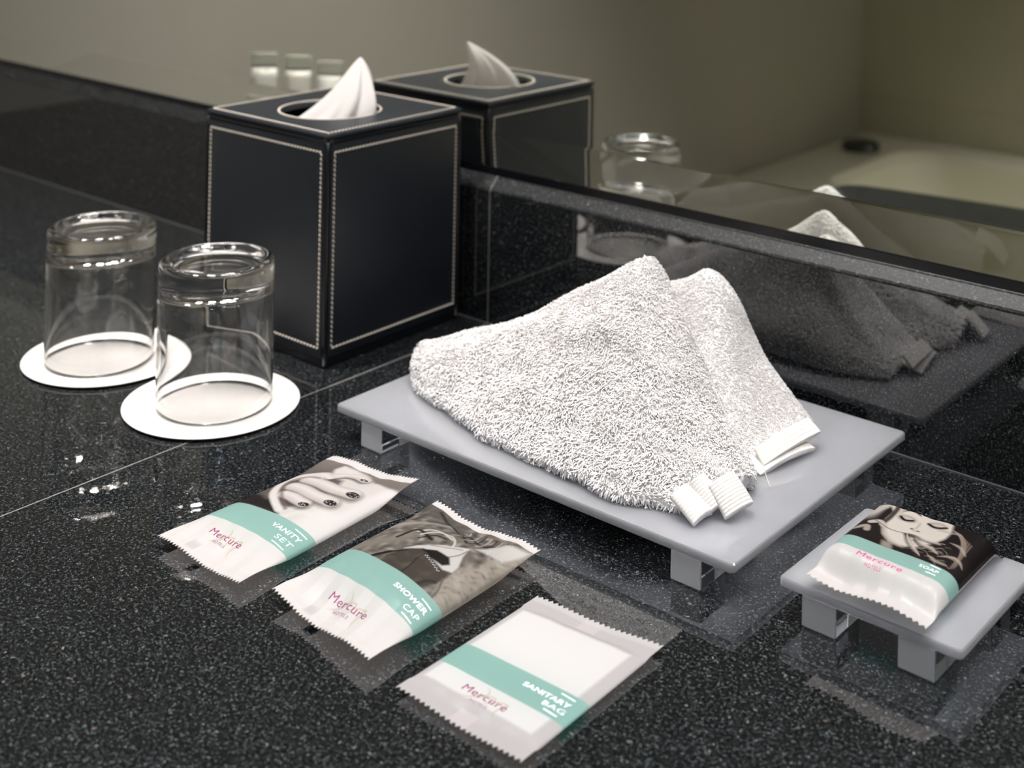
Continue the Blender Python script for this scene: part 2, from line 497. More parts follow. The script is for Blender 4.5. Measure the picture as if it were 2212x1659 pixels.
# ------------------------------------------------------------------ lamps
def ring_housing(name, r, z0, x, y):
    return lathe(name, [(r + .012, 0), (r + .012, -.006), (r, -.008), (r, -.002), (0, -.0015), (0, 0), (r + .012, 0)], x, y, z0, M['white_lamp'], None, 48)
for k, (x, y, pw, sprd) in enumerate(DOWNLIGHTS):
    h = ring_housing('ceiling_downlight', .105, ZC - .0005, x, y)
    tag(h, 'round white recessed downlight in the unseen bathroom ceiling', 'ceiling light', 'ceiling downlights')
    disc('downlight_lamp', (x, y, ZC - .02), (x, y, 0), .20, pw, COOL if k == 4 else WARM, sprd)  # the cool lamp is the added front fill
bar = bm_obj('mirror_light', box_bm(.02, .92, -.085, -.035, 1.02, 1.05, .004), M['white_lamp'])
tag(bar, 'slim white light bar fixed above the vanity mirror', 'mirror light')
bm_obj('bracket', box_bm(.42, .52, -.036, .0063, 1.03, 1.045), M['chrome'], bar)
area('mirror_light_lamp', (.47, -.06, 1.018), (.47, -.10, 0), .88, .045, BAR_W, WARM)

# ------------------------------------------------------------------ tissue box
BX, BY, BR, BW, BH = -.1919, -.0709, .00436, .130, .1538
tb = empty('tissue_box', (BX, BY, 0))
tag(tb, 'black leather cube tissue box with cream stitching, standing against the mirror', 'tissue box')
cB, sB = math.cos(BR), math.sin(BR)
def bl(x, y, z): return (BX + cB * x - sB * y, BY + sB * x + cB * y, z)
def box_loc(x0, x1, y0, y1, z0, z1, bev, seg=3):
    return rot_bm(box_bm(BX + x0, BX + x1, BY + y0, BY + y1, z0, z1, bev, seg), BR, BX, BY)
h = BW / 2
# core walls (hollow)
for nm, a4 in (('side_wall', (-h + .002, h - .002, -h + .002, -h + .005)), ('side_wall', (-h + .002, h - .002, h - .005, h - .002)), ('side_wall', (-h + .002, -h + .005, -h + .0052, h - .0052)), ('side_wall', (h - .005, h - .002, -h + .0052, h - .0052))):
    bm_obj(nm, box_loc(*a4, .0008, BH - .006, .0005, 1), M['inner'], tb)
bm_obj('base', box_loc(-h + .001, h - .001, -h + .001, h - .001, 0.0004, .006, .0008), M['piping'], tb)
# padded leather panels
PAN = {}
for nm, a4 in (('front_panel', (-h + .0035, h - .0035, -h, -h + .0022)), ('back_panel', (-h + .0035, h - .0035, h - .0022, h)), ('left_panel', (-h, -h + .0022, -h + .0035, h - .0035)), ('right_panel', (h - .0022, h, -h + .0035, h - .0035))):
    PAN[nm] = bm_obj(nm, box_loc(*a4, .0062, BH - .0068, .0009, 3), M['leather'], tb, True)
# top panel with a round opening
R_OP = .0345
HX, HY = .0015, -.0065
outer = rrect(-h, h, -h, h, .003, 0, 12)
def outer_at(a):
    c, s = math.cos(a), math.sin(a)
    e = 1 / max(abs(c), abs(s))
    return c * e, s * e
nA = 160
rings = []
top = BH
for (rad, z, sq) in ((R_OP, top - .004, 0), (R_OP, top - .0008, 0), (R_OP + .0008, top, 0), (R_OP + .006, top, .0), (None, top, h - .0018), (None, top - .0006, h - .0006), (None, top - .0014, h), (None, top - .0028, h), (None, top - .004, h - .0012)):
    ring = []
    for k in range(nA):
        a = 2 * math.pi * k / nA + math.pi / 4
        if rad is not None: ring.append(bl(HX + rad * math.cos(a), HY + rad * math.sin(a), z))
        else:
            x, y = outer_at(a)
            ring.append(bl(x * sq, y * sq, z))
    rings.append(ring)
rings.append(rings[0])
V, F = loft_arrays(np.array(rings), cap=False)
PAN['top_panel'] = mesh('top_panel', V, F, M['leather'], tb, False)
# piping rolls under the lid and down the corners
def loop_path(hh, z, n=20, r=.004):
    p = rrect(-hh, hh, -hh, hh, r, z, 6); return np.array([bl(*q) for q in p])
def closed_tube(name, path, rad, mat, parent, seg=8):
    R = tube_arrays(np.concatenate([path[-2:], path, path[:3]]), rad, seg)[2:-2]
    V, F = loft_arrays(R, cap=False)
    return mesh(name, V, F, mat, parent)
closed_tube('lid_piping', loop_path(h - .0012, BH - .0054), .0016, M['piping'], tb)
for sx in (-1, 1):
    for sy in (-1, 1):
        p = [bl(sx * (h - .0015), sy * (h - .0015), z) for z in np.linspace(.002, BH - .0055, 12)]
        tube('corner_piping', p, .0017, M['piping'], tb)
# stitches: slanted little beads along a line
def stitches(name, p0s, nrm, parent, pitch=.0031, ln=.0026, r=.00056):
    """p0s polyline (closed) of local points; nrm outward normal or None for up"""
    V, Fq = [], []
    P = np.array(p0s, float)
    seg = np.linalg.norm(np.diff(P, axis=0), axis=1); S = np.concatenate([[0], np.cumsum(seg)])
    n = int(S[-1] / pitch)
    base = []
    for k in range(n):
        s = (k + .5) * S[-1] / n
        i = min(np.searchsorted(S, s, 'right') - 1, len(seg) - 1)
        t = (s - S[i]) / seg[i]
        c = P[i] * (1 - t) + P[i + 1] * t
        d = (P[i + 1] - P[i]) / seg[i]
        N = np.array(nrm, float); side = np.cross(N, d)
        dd = d * math.cos(.38) + side * math.sin(.38)
        sd = np.cross(N, dd)
        us_ = np.linspace(-1, 1, 5)
        ring0 = len(V)
        for u in us_:
            rr = math.sqrt(max(0.05, 1 - u * u))
            for a in range(6):
                an = a * math.pi / 3
                V.append(c + dd * u * ln / 2 * 1.15 + sd * math.cos(an) * r * 1.25 * rr + N * (math.sin(an) * r * rr + .0001))
        for q in range(4):
            for a in range(6):
                b0 = ring0 + q * 6
                Fq.append((b0 + a, b0 + (a + 1) % 6, b0 + 6 + (a + 1) % 6, b0 + 6 + a))
    V = np.array([bl(*v) for v in V])
    return fastmesh(name, V, Fq, M['thread'], parent)
e = .0062
zt, zb = BH - .0125, .0125
def rect_path(f): return [f(-h + e, zb), f(-h + e, zt), f(h - e, zt), f(h - e, zb), f(-h + e, zb)]
stitches('stitching', rect_path(lambda a, z: (a, -h, z)), (0, -1, 0), PAN['front_panel'])
stitches('stitching', rect_path(lambda a, z: (h, a, z)), (1, 0, 0), PAN['right_panel'])
stitches('stitching', rect_path(lambda a, z: (a, h, z)), (0, 1, 0), PAN['back_panel'])
stitches('stitching', rect_path(lambda a, z: (-h, a, z)), (-1, 0, 0), PAN['left_panel'])
e2 = .0035
stitches('lid_stitching', [(-h + e2, -h + e2, BH), (h - e2, -h + e2, BH), (h - e2, h - e2, BH), (-h + e2, h - e2, BH), (-h + e2, -h + e2, BH)], (0, 0, 1), PAN['top_panel'])
stitches('opening_stitching', [(HX + (R_OP + .002) * math.cos(a), HY + (R_OP + .002) * math.sin(a), BH) for a in np.linspace(0, 2 * math.pi, 120)], (0, 0, 1), PAN['top_panel'], pitch=.0026)

# tissue: folded sheet rising to a point
rng = np.random.default_rng(5)
tcx, tcy = BX + .003, BY - .010
apex = np.array([-.190, -.049, .1885])
NA, NR = 120, 40
ang = np.linspace(0, 2 * np.pi, NA, endpoint=False)
rings = []
for i in range(NR):
    t = i / (NR - 1)
    prof = (1 - t) ** .80
    rx, ry = .0285, .0245
    fold = 1 + .15 * np.sin(5 * ang + 1.1 + 1.2 * t) * (1 - t * .3) + .09 * np.sin(8 * ang + 5 * t) + .05 * np.sin(2 * ang + 6 * t)
    crease = 1 - .16 * np.exp(-((np.mod(ang - 5.2 + np.pi, 2 * np.pi) - np.pi) / .25) ** 2) * np.sin(np.pi * t) - .20 * np.exp(-((np.mod(ang - 4.3 + np.pi, 2 * np.pi) - np.pi) / .22) ** 2) * np.sin(np.pi * min(1, t * 1.4))
    R = prof * fold * crease
    x = rx * np.cos(ang) * R; y = ry * np.sin(ang) * R
    rotA = .15
    X = x * math.cos(rotA) - y * math.sin(rotA); Y = x * math.sin(rotA) + y * math.cos(rotA)
    base = np.array([tcx, tcy])
    bulge = .013 * math.sin(math.pi * t)
    cx = base[0] * (1 - t) + apex[0] * t + bulge * .8
    cyy = base[1] * (1 - t) + apex[1] * t
    z = (BH - .012) * (1 - t) + apex[2] * t + .0012 * np.sin(7 * ang + 2) * np.sin(np.pi * t)
    rings.append(np.stack([cx + X, cyy + Y, z + 0 * X], 1))
V, F = loft_arrays(np.array(rings), cap=False)
F.append(tuple(range((NR - 1) * NA, NR * NA)))
ts = mesh('paper_tissue', V, F, M['tissue'])
tag(ts, 'white paper tissue pulled up to a point from the black tissue box', 'tissue')

# ------------------------------------------------------------------ tumblers on coasters
def coaster(x, y, label):
    o = lathe('coaster', [(0, .0004), (.036, .0004), (.050, .0012), (.0530, .0017), (.0533, .0021), (.0530, .0024), (.050, .0022), (.036, .0014), (0, .0014)], x, y, 0, M['paper'], None, 128)
    return tag(o, label, 'coaster', 'paper coasters under the glasses')
coaster(-.2490, -.2185, 'round white paper coaster under the left glass, farther from the packets')
coaster(-.1362, -.2173, 'round white paper coaster under the right glass, nearer the tissue box corner')
def tumbler(x, y, label):
    # upside down: open rim on the coaster, heavy base on top
    Ht = .0885
    prof = [(0, Ht - .0035), (.018, Ht - .0034), (.0262, Ht - .0026), (.0285, Ht - .0008), (.0302, Ht), (.0325, Ht - .0003), (.0342, Ht - .0016), (.0348, Ht - .004), (.03485, Ht - .012), (.0349, .05), (.0352, .004), (.0351, .0012), (.0345, .0002), (.0338, .0008), (.0334, .004),
            (.0331, .05), (.0325, Ht - .022), (.0312, Ht - .0185), (.027, Ht - .0160), (.018, Ht - .0148), (0, Ht - .0145)]
    o = lathe('glass_tumbler', prof, x, y, .0016, M['glass'], None, 160)
    return tag(o, label, 'drinking glass', 'upturned tumblers on coasters')
tumbler(-.2496, -.2230, 'clear heavy-based tumbler upside down on a coaster, farthest left')
tumbler(-.1350, -.2163, 'clear heavy-based tumbler upside down on a coaster, in front of the tissue box')

# ------------------------------------------------------------------ frosted risers
def riser(name, cx, cy_, a, L, Wd, ztop, th, legs, lw, ld, label):
    r = empty(name, (cx, cy_, 0))
    tag(r, label, 'riser tray')
    bm = bmesh.new()
    P = rrect(cx - L / 2, cx + L / 2, cy_ - Wd / 2, cy_ + Wd / 2, .0022, 0, 5)
    rings = []
    for ins, z in ((.0006, ztop - th), (0, ztop - th + .0006), (0, ztop - .0006), (.0006, ztop)):
        Q = P.copy(); Q[:, 0] = cx + (Q[:, 0] - cx) * (1 - 2 * ins / L); Q[:, 1] = cy_ + (Q[:, 1] - cy_) * (1 - 2 * ins / Wd); Q[:, 2] = z
        rings.append(Q)
    V, F = loft_arrays(np.array(rings))
    c, s = math.cos(a), math.sin(a)
    V = np.array([(cx + c * (x - cx) - s * (y - cy_), cy_ + s * (x - cx) + c * (y - cy_), z) for x, y, z in V])
    mesh('tray_top', V, F, M['acrylic'], r, False)
    for (x0, y0) in legs:
        b = box_bm(x0, x0 + lw, y0, y0 + ld, .0003, ztop - th - .0002, .0008, 2)
        lo = bm_obj('leg', rot_bm(b, a, cx, cy_), M['leg_frost'], r)
        lo.data.materials.append(M['leg_clear'])
        for p_ in lo.data.polygons:
            if abs(p_.normal.y) < .8: p_.material_index = 1
    return r
TZT = .0198
riser('towel_tray', .08884, -.1051, .0021, .2675, .1865, TZT, .0045, [(-.0258, -.1962), (.1868, -.1962), (-.0258, -.0365), (.1868, -.0365)], .0170, .0230, 'large frosted white acrylic riser tray under the folded towel')
riser('soap_tray', .28525, -.1485, -.0155, .0855, .0855, .0188, .0042, [(.2535, -.1900), (.2993, -.1900), (.2535, -.1295), (.2993, -.1295)], .0168, .0230, 'small square frosted white acrylic riser tray under the wrapped soap')

# ------------------------------------------------------------------ printed sachets
FEAT = json.loads('''{"V":{"bandn":[[0.002,0.246],[0.471,0.232],[0.798,0.245],[0.884,0.234],[1.003,0.213]],"bandf":[[0.004,0.402],[0.283,0.397],[0.542,0.39],[0.771,0.388],[0.922,0.387],[1.032,0.361]],"hand":[[0.283,0.48],[0.101,0.59],[-0.015,0.728],[0.1,0.795],[0.216,0.819],[0.322,0.832],[0.238,0.85],[0.238,0.936],[0.342,0.941],[0.566,0.89],[0.659,0.883],[1.141,0.841],[1.032,0.361],[0.922,0.387],[0.771,0.388],[0.533,0.409],[0.407,0.438]],"dark":[[0.283,0.397],[0.253,0.464],[0.378,0.444],[0.512,0.416],[0.542,0.39]],"palm":[[0.278,0.53],[0.124,0.627],[0.123,0.701],[0.322,0.748],[0.338,0.667],[0.282,0.582],[0.383,0.495]],"f1":[[0.374,0.492],[0.506,0.46],[0.601,0.484]],"f2":[[0.258,0.594],[0.428,0.543],[0.539,0.536],[0.626,0.541]],"f3":[[0.296,0.655],[0.431,0.661],[0.574,0.63],[0.76,0.663]],"f4":[[0.344,0.812],[0.452,0.806],[0.573,0.861]],"f5":[[0.274,0.65],[0.433,0.628],[0.627,0.587],[0.757,0.586]],"nails":[[0.588,0.517],[0.729,0.599],[0.773,0.712],[0.554,0.892]],"nailw":[[0.631,0.535],[0.773,0.621],[0.816,0.736],[0.587,0.896]],"seal":[[0.054,0.964],[1.116,0.855]],"txt":[[0.629,0.332],[0.95,0.337],[0.766,0.288],[0.952,0.293]],"rules":[[0.815,0.378],[0.957,0.363],[0.796,0.249],[0.937,0.239]],"logo":[[0.289,0.143],[0.647,0.153],[0.393,0.121],[0.526,0.121]],"mono":[[0.368,0.191],[0.563,0.116],[0.374,0.115],[0.553,0.186]]},"S":{"bandn":[[0.018,0.242],[0.25,0.222],[0.515,0.234],[0.725,0.239],[0.894,0.243],[1.034,0.201]],"bandf":[[0.012,0.415],[0.176,0.388],[0.389,0.374],[0.577,0.386],[0.779,0.398],[0.902,0.385],[1.039,0.357]],"jacket":[[0.375,0.381],[0.363,0.478],[0.393,0.561],[0.472,0.597],[0.616,0.567],[0.74,0.557],[0.794,0.573],[0.817,0.484],[0.782,0.401],[0.577,0.386]],"collar":[[0.371,0.557],[0.412,0.609],[0.526,0.666],[0.7,0.754],[0.78,0.632],[0.79,0.584],[0.74,0.557],[0.616,0.567],[0.472,0.597]],"hair":[[0.485,0.589],[0.585,0.62],[0.735,0.61],[0.72,0.57],[0.591,0.566]],"strap":[[0.255,0.385],[0.302,0.464],[0.398,0.541]],"w1":[[0.313,0.67],[0.417,0.736],[0.585,0.715]],"w2":[[0.248,0.58],[0.298,0.679],[0.472,0.657]],"w3":[[0.454,0.875],[0.71,0.81],[0.765,0.863]],"w4":[[0.13,0.942],[0.452,0.848],[0.657,0.756]],"tan":[[0.902,0.385],[0.833,0.499],[0.816,0.593],[0.904,0.68],[0.853,0.893],[1.001,0.961],[1.039,0.357]],"wht":[[0.851,0.732],[0.803,0.919],[0.98,0.949],[0.865,0.793]],"spots":[[0.872,0.632],[0.948,0.651],[0.939,0.726],[0.969,0.603],[0.861,0.58],[1.0,0.745]],"fold":[[0.833,0.499],[0.895,0.429],[0.906,0.383]],"light":[[0.087,0.66],[0.169,0.76],[0.275,0.856]],"seal":[[0.03,0.989],[1.02,0.956]],"txt":[[0.666,0.311],[0.965,0.316],[0.84,0.277],[0.964,0.29]],"rules":[[0.869,0.357],[0.963,0.349],[0.864,0.248],[0.961,0.25]],"logo":[[0.347,0.126],[0.708,0.134],[0.451,0.103],[0.589,0.102]],"mono":[[0.391,0.178],[0.628,0.092],[0.419,0.09],[0.59,0.163]]},"B":{"bandn":[[0.023,0.268],[0.106,0.277],[0.561,0.254],[0.842,0.269],[0.933,0.271],[0.992,0.255]],"bandf":[[0.036,0.448],[0.165,0.457],[0.586,0.45],[0.855,0.446],[0.936,0.438],[1.005,0.407]],"inner":[[0.029,0.842],[0.159,0.926],[0.903,0.837],[0.9,0.146],[0.047,0.121]],"seal":[[0.036,0.879],[0.932,0.829],[0.055,0.114],[0.907,0.14]],"txt":[[0.578,0.38],[0.927,0.384],[0.777,0.337],[0.941,0.324]],"rules":[[0.814,0.427],[0.923,0.417],[0.818,0.296],[0.924,0.288]],"logo":[[0.322,0.168],[0.662,0.17],[0.436,0.131],[0.552,0.131]],"mono":[[0.378,0.236],[0.605,0.119],[0.404,0.13],[0.538,0.228]]},"O":{"bandn":[[0.124,0.24],[0.22,0.256],[0.723,0.274],[0.899,0.277],[0.957,0.249]],"bandf":[[0.141,0.378],[0.286,0.399],[0.647,0.385],[0.847,0.384],[0.933,0.374],[0.97,0.347]],"face":[[0.012,0.959],[0.102,0.972],[0.55,0.999],[0.719,0.707],[0.67,0.578],[0.584,0.478],[0.481,0.449],[0.343,0.468],[0.251,0.554],[0.204,0.654],[0.198,0.726]],"hairl":[[0.138,0.983],[0.206,0.73],[0.222,0.628]],"black1":[[0.184,0.498],[0.251,0.554],[0.343,0.468],[0.378,0.387],[0.286,0.399],[0.146,0.386],[0.143,0.495]],"neck":[[0.329,0.442],[0.413,0.442],[0.447,0.378],[0.371,0.383]],"eye1":[[0.293,0.743],[0.361,0.737],[0.405,0.781]],"brow1":[[0.266,0.784],[0.236,0.981],[0.321,0.973]],"eye2":[[0.507,0.768],[0.596,0.757],[0.66,0.786]],"brow2":[[0.365,0.961],[0.468,0.981],[0.574,0.96]],"nose":[[0.436,0.678],[0.496,0.673]],"lips":[[0.439,0.587],[0.508,0.576],[0.557,0.588]],"fing":[[0.456,0.562],[0.546,0.505],[0.66,0.425]],"fing2":[[0.544,0.554],[0.627,0.536],[0.723,0.543]],"black2":[[0.55,0.999],[0.806,0.998],[0.993,0.764],[0.982,0.329],[0.933,0.374],[0.847,0.384],[0.647,0.385],[0.454,0.383],[0.459,0.436],[0.592,0.466],[0.67,0.578],[0.719,0.707]],"c1":[[0.704,0.732],[0.843,0.733],[0.938,0.691],[0.967,0.613]],"c2":[[0.783,0.483],[0.859,0.518],[0.916,0.522],[0.966,0.489]],"c3":[[0.765,0.667],[0.865,0.65],[0.933,0.589]],"c4":[[0.553,0.68],[0.665,0.745],[0.781,0.769]],"c5":[[0.636,0.476],[0.77,0.427],[0.867,0.43]],"lhand":[[0.133,0.601],[0.193,0.639],[0.229,0.586],[0.173,0.528]],"txt":[[0.718,0.333],[0.871,0.334],[0.721,0.335],[0.871,0.334]],"rules":[[0.781,0.372],[0.866,0.371],[0.788,0.296],[0.868,0.301]],"logo":[[0.271,0.224],[0.651,0.227],[0.371,0.218],[0.501,0.217]],"seal":[[-0.015,0.042],[0.968,0.049]]}}''')
PKD = {
 'V': dict(xy=[(-.0189, -.3364), (-.0154, -.2264), (.0395, -.2155), (.0452, -.3373)], zs=(.005, .0075), zb=0, zm=.0040, T=.0060, t0=.05, t1=.95, r=.24, p=2.2),
 'S': dict(xy=[(.0628, -.3321), (.0624, -.2247), (.1322, -.2264), (.1337, -.3396)], zs=(.006, .006), zb=0, zm=.0050, T=.0090, t0=.05, t1=.95, r=.26, p=2.2),
 'B': dict(xy=[(.1515, -.3409), (.1527, -.2531), (.2179, -.2472), (.2189, -.3420)], zs=(.003, .003), zb=0, zm=.0028, T=.0018, t0=.07, t1=.90, r=.06, p=8.0),
 'O': dict(xy=[(.2555, -.1898), (.2560, -.1105), (.3135, -.1075), (.3128, -.1935)], zs=(.0245, .0198), zb=.0190, zm=.0252, T=.0072, t0=.07, t1=.99, r=.14, p=8.0)}

def pk_env(d, t): return smooth_step(d['t0'], d['t0'] + d['r'], t) * (1 - smooth_step(d['t1'] - d['r'], d['t1'], t))
def pk_xy(d, s, t):
    nl, fl, fr, nr = np.array(d['xy'])
    s = np.asarray(s)[..., None]; t = np.asarray(t)[..., None]
    return (1 - s) * (1 - t) * nl + (1 - s) * t * fl + s * t * fr + s * (1 - t) * nr
def pk_wr(d, s, t):
    """wrinkles: shallow creases running in from the crimped ends"""
    w = d.get('wr', 0)
    if w == 0: return 0 * s
    ph = d.get('ph', 0)
    e1 = np.exp(-((t - d['t0'] - .05) / .13) ** 2); e2 = np.exp(-((d['t1'] - .05 - t) / .13) ** 2)
    a = np.abs(np.mod(s * 5.3 + ph + .6 * t, 1) - .5) * 2 - .5
    b = np.abs(np.mod(s * 4.1 + ph * 1.7 - .9 * t, 1) - .5) * 2 - .5
    c = np.sin(9 * s + 4 * t + ph) * np.sin(7 * t - 3 * s + ph)
    side = np.clip(1 - np.abs(2 * s - 1) ** 6, 0, 1)
    return w * side * (a * e1 + b * e2 + .35 * c * pk_env(d, t))
def pk_top(d, s, t):
    E = pk_env(d, t)
    zs = d['zs'][0] * (1 - t) + d['zs'][1] * t
    if 'curl' in d:
        zs = zs + d['curl'] * np.sin(2.2 * np.pi * s + d.get('ph', 0)) * (1 - E)
    q = np.sqrt(np.clip(1 - np.abs(2 * s - 1) ** d['p'], 0, 1))
    return zs * (1 - E) + d['zm'] * E + d['T'] * E * q + pk_wr(d, s, t)
def pk_bot(d, s, t):
    E = pk_env(d, t)
    zs = d['zs'][0] * (1 - t) + d['zs'][1] * t
    if 'curl' in d:
        zs = zs + d['curl'] * np.sin(2.2 * np.pi * s + d.get('ph', 0)) * (1 - E)
    q = np.sqrt(np.clip(1 - np.abs(2 * s - 1) ** 3, 0, 1))
    return np.minimum(zs * (1 - E) + d['zm'] * E - (d['zm'] - d['zb'] - .0004) * E * q, pk_top(d, s, t)) - .00018
# --- painting in packet coordinates
class Canvas:
    def __init__(s_, ns, nt, w, hgt):
        s_.S, s_.T = np.meshgrid(np.linspace(0, 1, ns), np.linspace(0, 1, nt), indexing='ij')
        s_.X = s_.S * w; s_.Y = s_.T * hgt; s_.w, s_.h = w, hgt
        s_.C = np.ones((ns, nt, 3)) * lin((240, 236, 234))
    def blend(s_, mask, col):
        s_.C = s_.C * (1 - mask[..., None]) + lin(col) * mask[..., None]
    def poly_mask(s_, pts, soft=.0003):
        P = np.array(pts, float) * (s_.w, s_.h); n = len(P)
        inside = np.zeros(s_.X.shape, bool); dist = np.full(s_.X.shape, 1e9)
        for i in range(n):
            a, b = P[i], P[(i + 1) % n]
            cond = ((a[1] > s_.Y) != (b[1] > s_.Y))
            with np.errstate(divide='ignore', invalid='ignore'):
                xi = (b[0] - a[0]) * (s_.Y - a[1]) / (b[1] - a[1] + 1e-15) + a[0]
            inside ^= cond & (s_.X < xi)
            d = b - a; L = d @ d + 1e-15
            u = np.clip(((s_.X - a[0]) * d[0] + (s_.Y - a[1]) * d[1]) / L, 0, 1)
            dist = np.minimum(dist, np.hypot(s_.X - a[0] - u * d[0], s_.Y - a[1] - u * d[1]))
        sd = np.where(inside, dist, -dist)
        return np.clip(.5 + sd / (2 * soft), 0, 1)
    def poly(s_, pts, col, soft=.0003, alpha=1.0): s_.blend(s_.poly_mask(pts, soft) * alpha, col)
    def stroke(s_, pts, w, col, alpha=1.0, soft=None, taper=False, clip=None):
        P = catmull(np.array(pts, float) * (s_.w, s_.h), max(12, len(pts) * 6))
        best = np.full(s_.X.shape, 1e9)
        for i in range(len(P) - 1):
            a, b = P[i], P[i + 1]; d = b - a; L = d @ d + 1e-15
            u = np.clip(((s_.X - a[0]) * d[0] + (s_.Y - a[1]) * d[1]) / L, 0, 1)
            dd = np.hypot(s_.X - a[0] - u * d[0], s_.Y - a[1] - u * d[1])
            if taper:
                f = math.sin(math.pi * (i + .7) / (len(P) + .4)); dd = dd / max(.25, f)
            best = np.minimum(best, dd)
        soft = soft or w * .5
        mk = np.clip((w / 2 + soft / 2 - best) / soft, 0, 1) * alpha
        if clip is not None: mk = mk * clip
        s_.blend(mk, col)
    def ell(s_, c, a, b, ang, col, alpha=1.0, soft=.3):
        dx = s_.X - c[0] * s_.w; dy = s_.Y - c[1] * s_.h
        u = (dx * math.cos(ang) + dy * math.sin(ang)) / a; v = (-dx * math.sin(ang) + dy * math.cos(ang)) / b
        r = np.hypot(u, v)
        s_.blend(np.clip((1 - r) / soft, 0, 1) * alpha, col)
    def noise(s_, scale, seed):
        rg = np.random.default_rng(seed); out = 0
        for k in range(6):
            an = rg.uniform(0, np.pi * 2); fr = scale * rg.uniform(.6, 1.8)
            out = out + np.sin(fr * (s_.X * np.cos(an) + s_.Y * np.sin(an)) + rg.uniform(0, 6.28) + 1.5 * np.sin(fr * .6 * (s_.Y * np.cos(an) - s_.X * np.sin(an))))
        return out / 6

TEAL = (164, 204, 196)
def band(c, a, b, col=TEAL):
    c.blend(smooth_step(a - .002, a + .002, c.T) * (1 - smooth_step(b - .002, b + .002, c.T)), col)

def crimp(c, d, lines=5):
    # fine pressed lines across both sealed ends
    for lo, hi in ((0, d['t0'] + .01), (d['t1'] - .01, 1)):
        mk = ((c.T >= lo) & (c.T <= hi)).astype(float)
        c.blend(mk * .10 * (np.sin(c.Y * 2 * np.pi / .0011) > .3), (190, 186, 184))

def paint_V(c, F, d):
    t0 = .392
    reg = smooth_step(t0 - .002, t0 + .002, c.T) * (1 - smooth_step(.948, .952, c.T))
    g = 1 - smooth_step(.4, 1, c.T)
    c.blend(reg, (112, 103, 98)); c.blend(reg * smooth_step(.75, .95, c.T) * .8, (150, 142, 136))
    c.poly([(0, .39), (.0, .52), (.12, .50), (.25, .47), (.33, .52), (.42, .44), (.56, .41), (.6, .39)], (44, 38, 38), .0016)
    H = [(.34, .47), (.20, .53), (.07, .63), (.0, .71), (.08, .765), (.22, .82), (.30, .84), (.25, .88), (.27, .93), (.40, .945), (.58, .925), (.72, .88), (1.05, .87), (1.05, .36), (.6, .37), (.54, .40), (.46, .42)]
    c.poly(H, (234, 228, 224), .0012)
    c.poly([(.33, .47), (.24, .54), (.13, .62), (.12, .68), (.22, .73), (.36, .76), (.42, .80), (.50, .80), (.60, .70), (.60, .52), (.52, .46), (.42, .45)], (96, 82, 78), .0016, .92)
    def finger(path, wd, shade=.9):
        c.stroke([(x + .012, y - .014) for x, y in path], wd * 1.18, (74, 60, 58), shade, soft=wd * .5)
        c.stroke(path, wd, (214, 205, 200), 1, soft=wd * .22)
        c.stroke([(x - .004, y + .010) for x, y in path], wd * .52, (242, 237, 234), .9, soft=wd * .45)
    finger([(.36, .815), (.42, .87), (.52, .885), (.60, .882)], .0062)
    finger([(.25, .715), (.40, .715), (.58, .705), (.76, .722)], .0088)
    finger([(.24, .625), (.37, .625), (.54, .610), (.72, .612)], .0086)
    finger([(.30, .545), (.40, .545), (.49, .535), (.58, .528)], .0074)
    # edge of the hand curving round the fingers
    c.stroke([(.50, .425), (.34, .475), (.20, .535), (.08, .63), (.03, .705), (.14, .765), (.26, .80), (.36, .79)], .0040, (243, 238, 235), 1, soft=.0016)
    c.stroke([(.53, .445), (.38, .50), (.25, .56), (.15, .635), (.12, .69), (.20, .735), (.30, .755)], .0016, (120, 104, 100), .8, soft=.0018)
    c.blend(reg * smooth_step(.66, .80, c.S) * (1 - smooth_step(.52, .60, c.T)), (243, 239, 237))
    c.blend(reg * smooth_step(.84, .93, c.S) * (1 - smooth_step(.84, .88, c.T)), (243, 239, 237))
    c.stroke([(.62, .40), (.66, .46), (.80, .50)], .003, (243, 239, 237), .8, soft=.003)
    for (x, y), (a_, b_) in zip([(.585, .522), (.725, .606), (.768, .718), (.590, .882)], [(.0034, .0021), (.0040, .0025), (.0042, .0026), (.0024, .0015)]):
        c.ell((x, y), a_ * 1.08, b_ * 1.12, .15, (150, 138, 132), .8, .3)
        c.ell((x, y), a_, b_, .15, (48, 44, 46), 1, .15)
        rg = np.random.default_rng(int(x * 1000))
        for k in range(12):
            an, rr = rg.uniform(0, 6.28), rg.uniform(.1, .8)
            c.ell((x + rr * math.cos(an) * a_ / c.w, y + rr * math.sin(an) * b_ / c.h), .00045, .00035, k, (226, 222, 220), .95, .6)

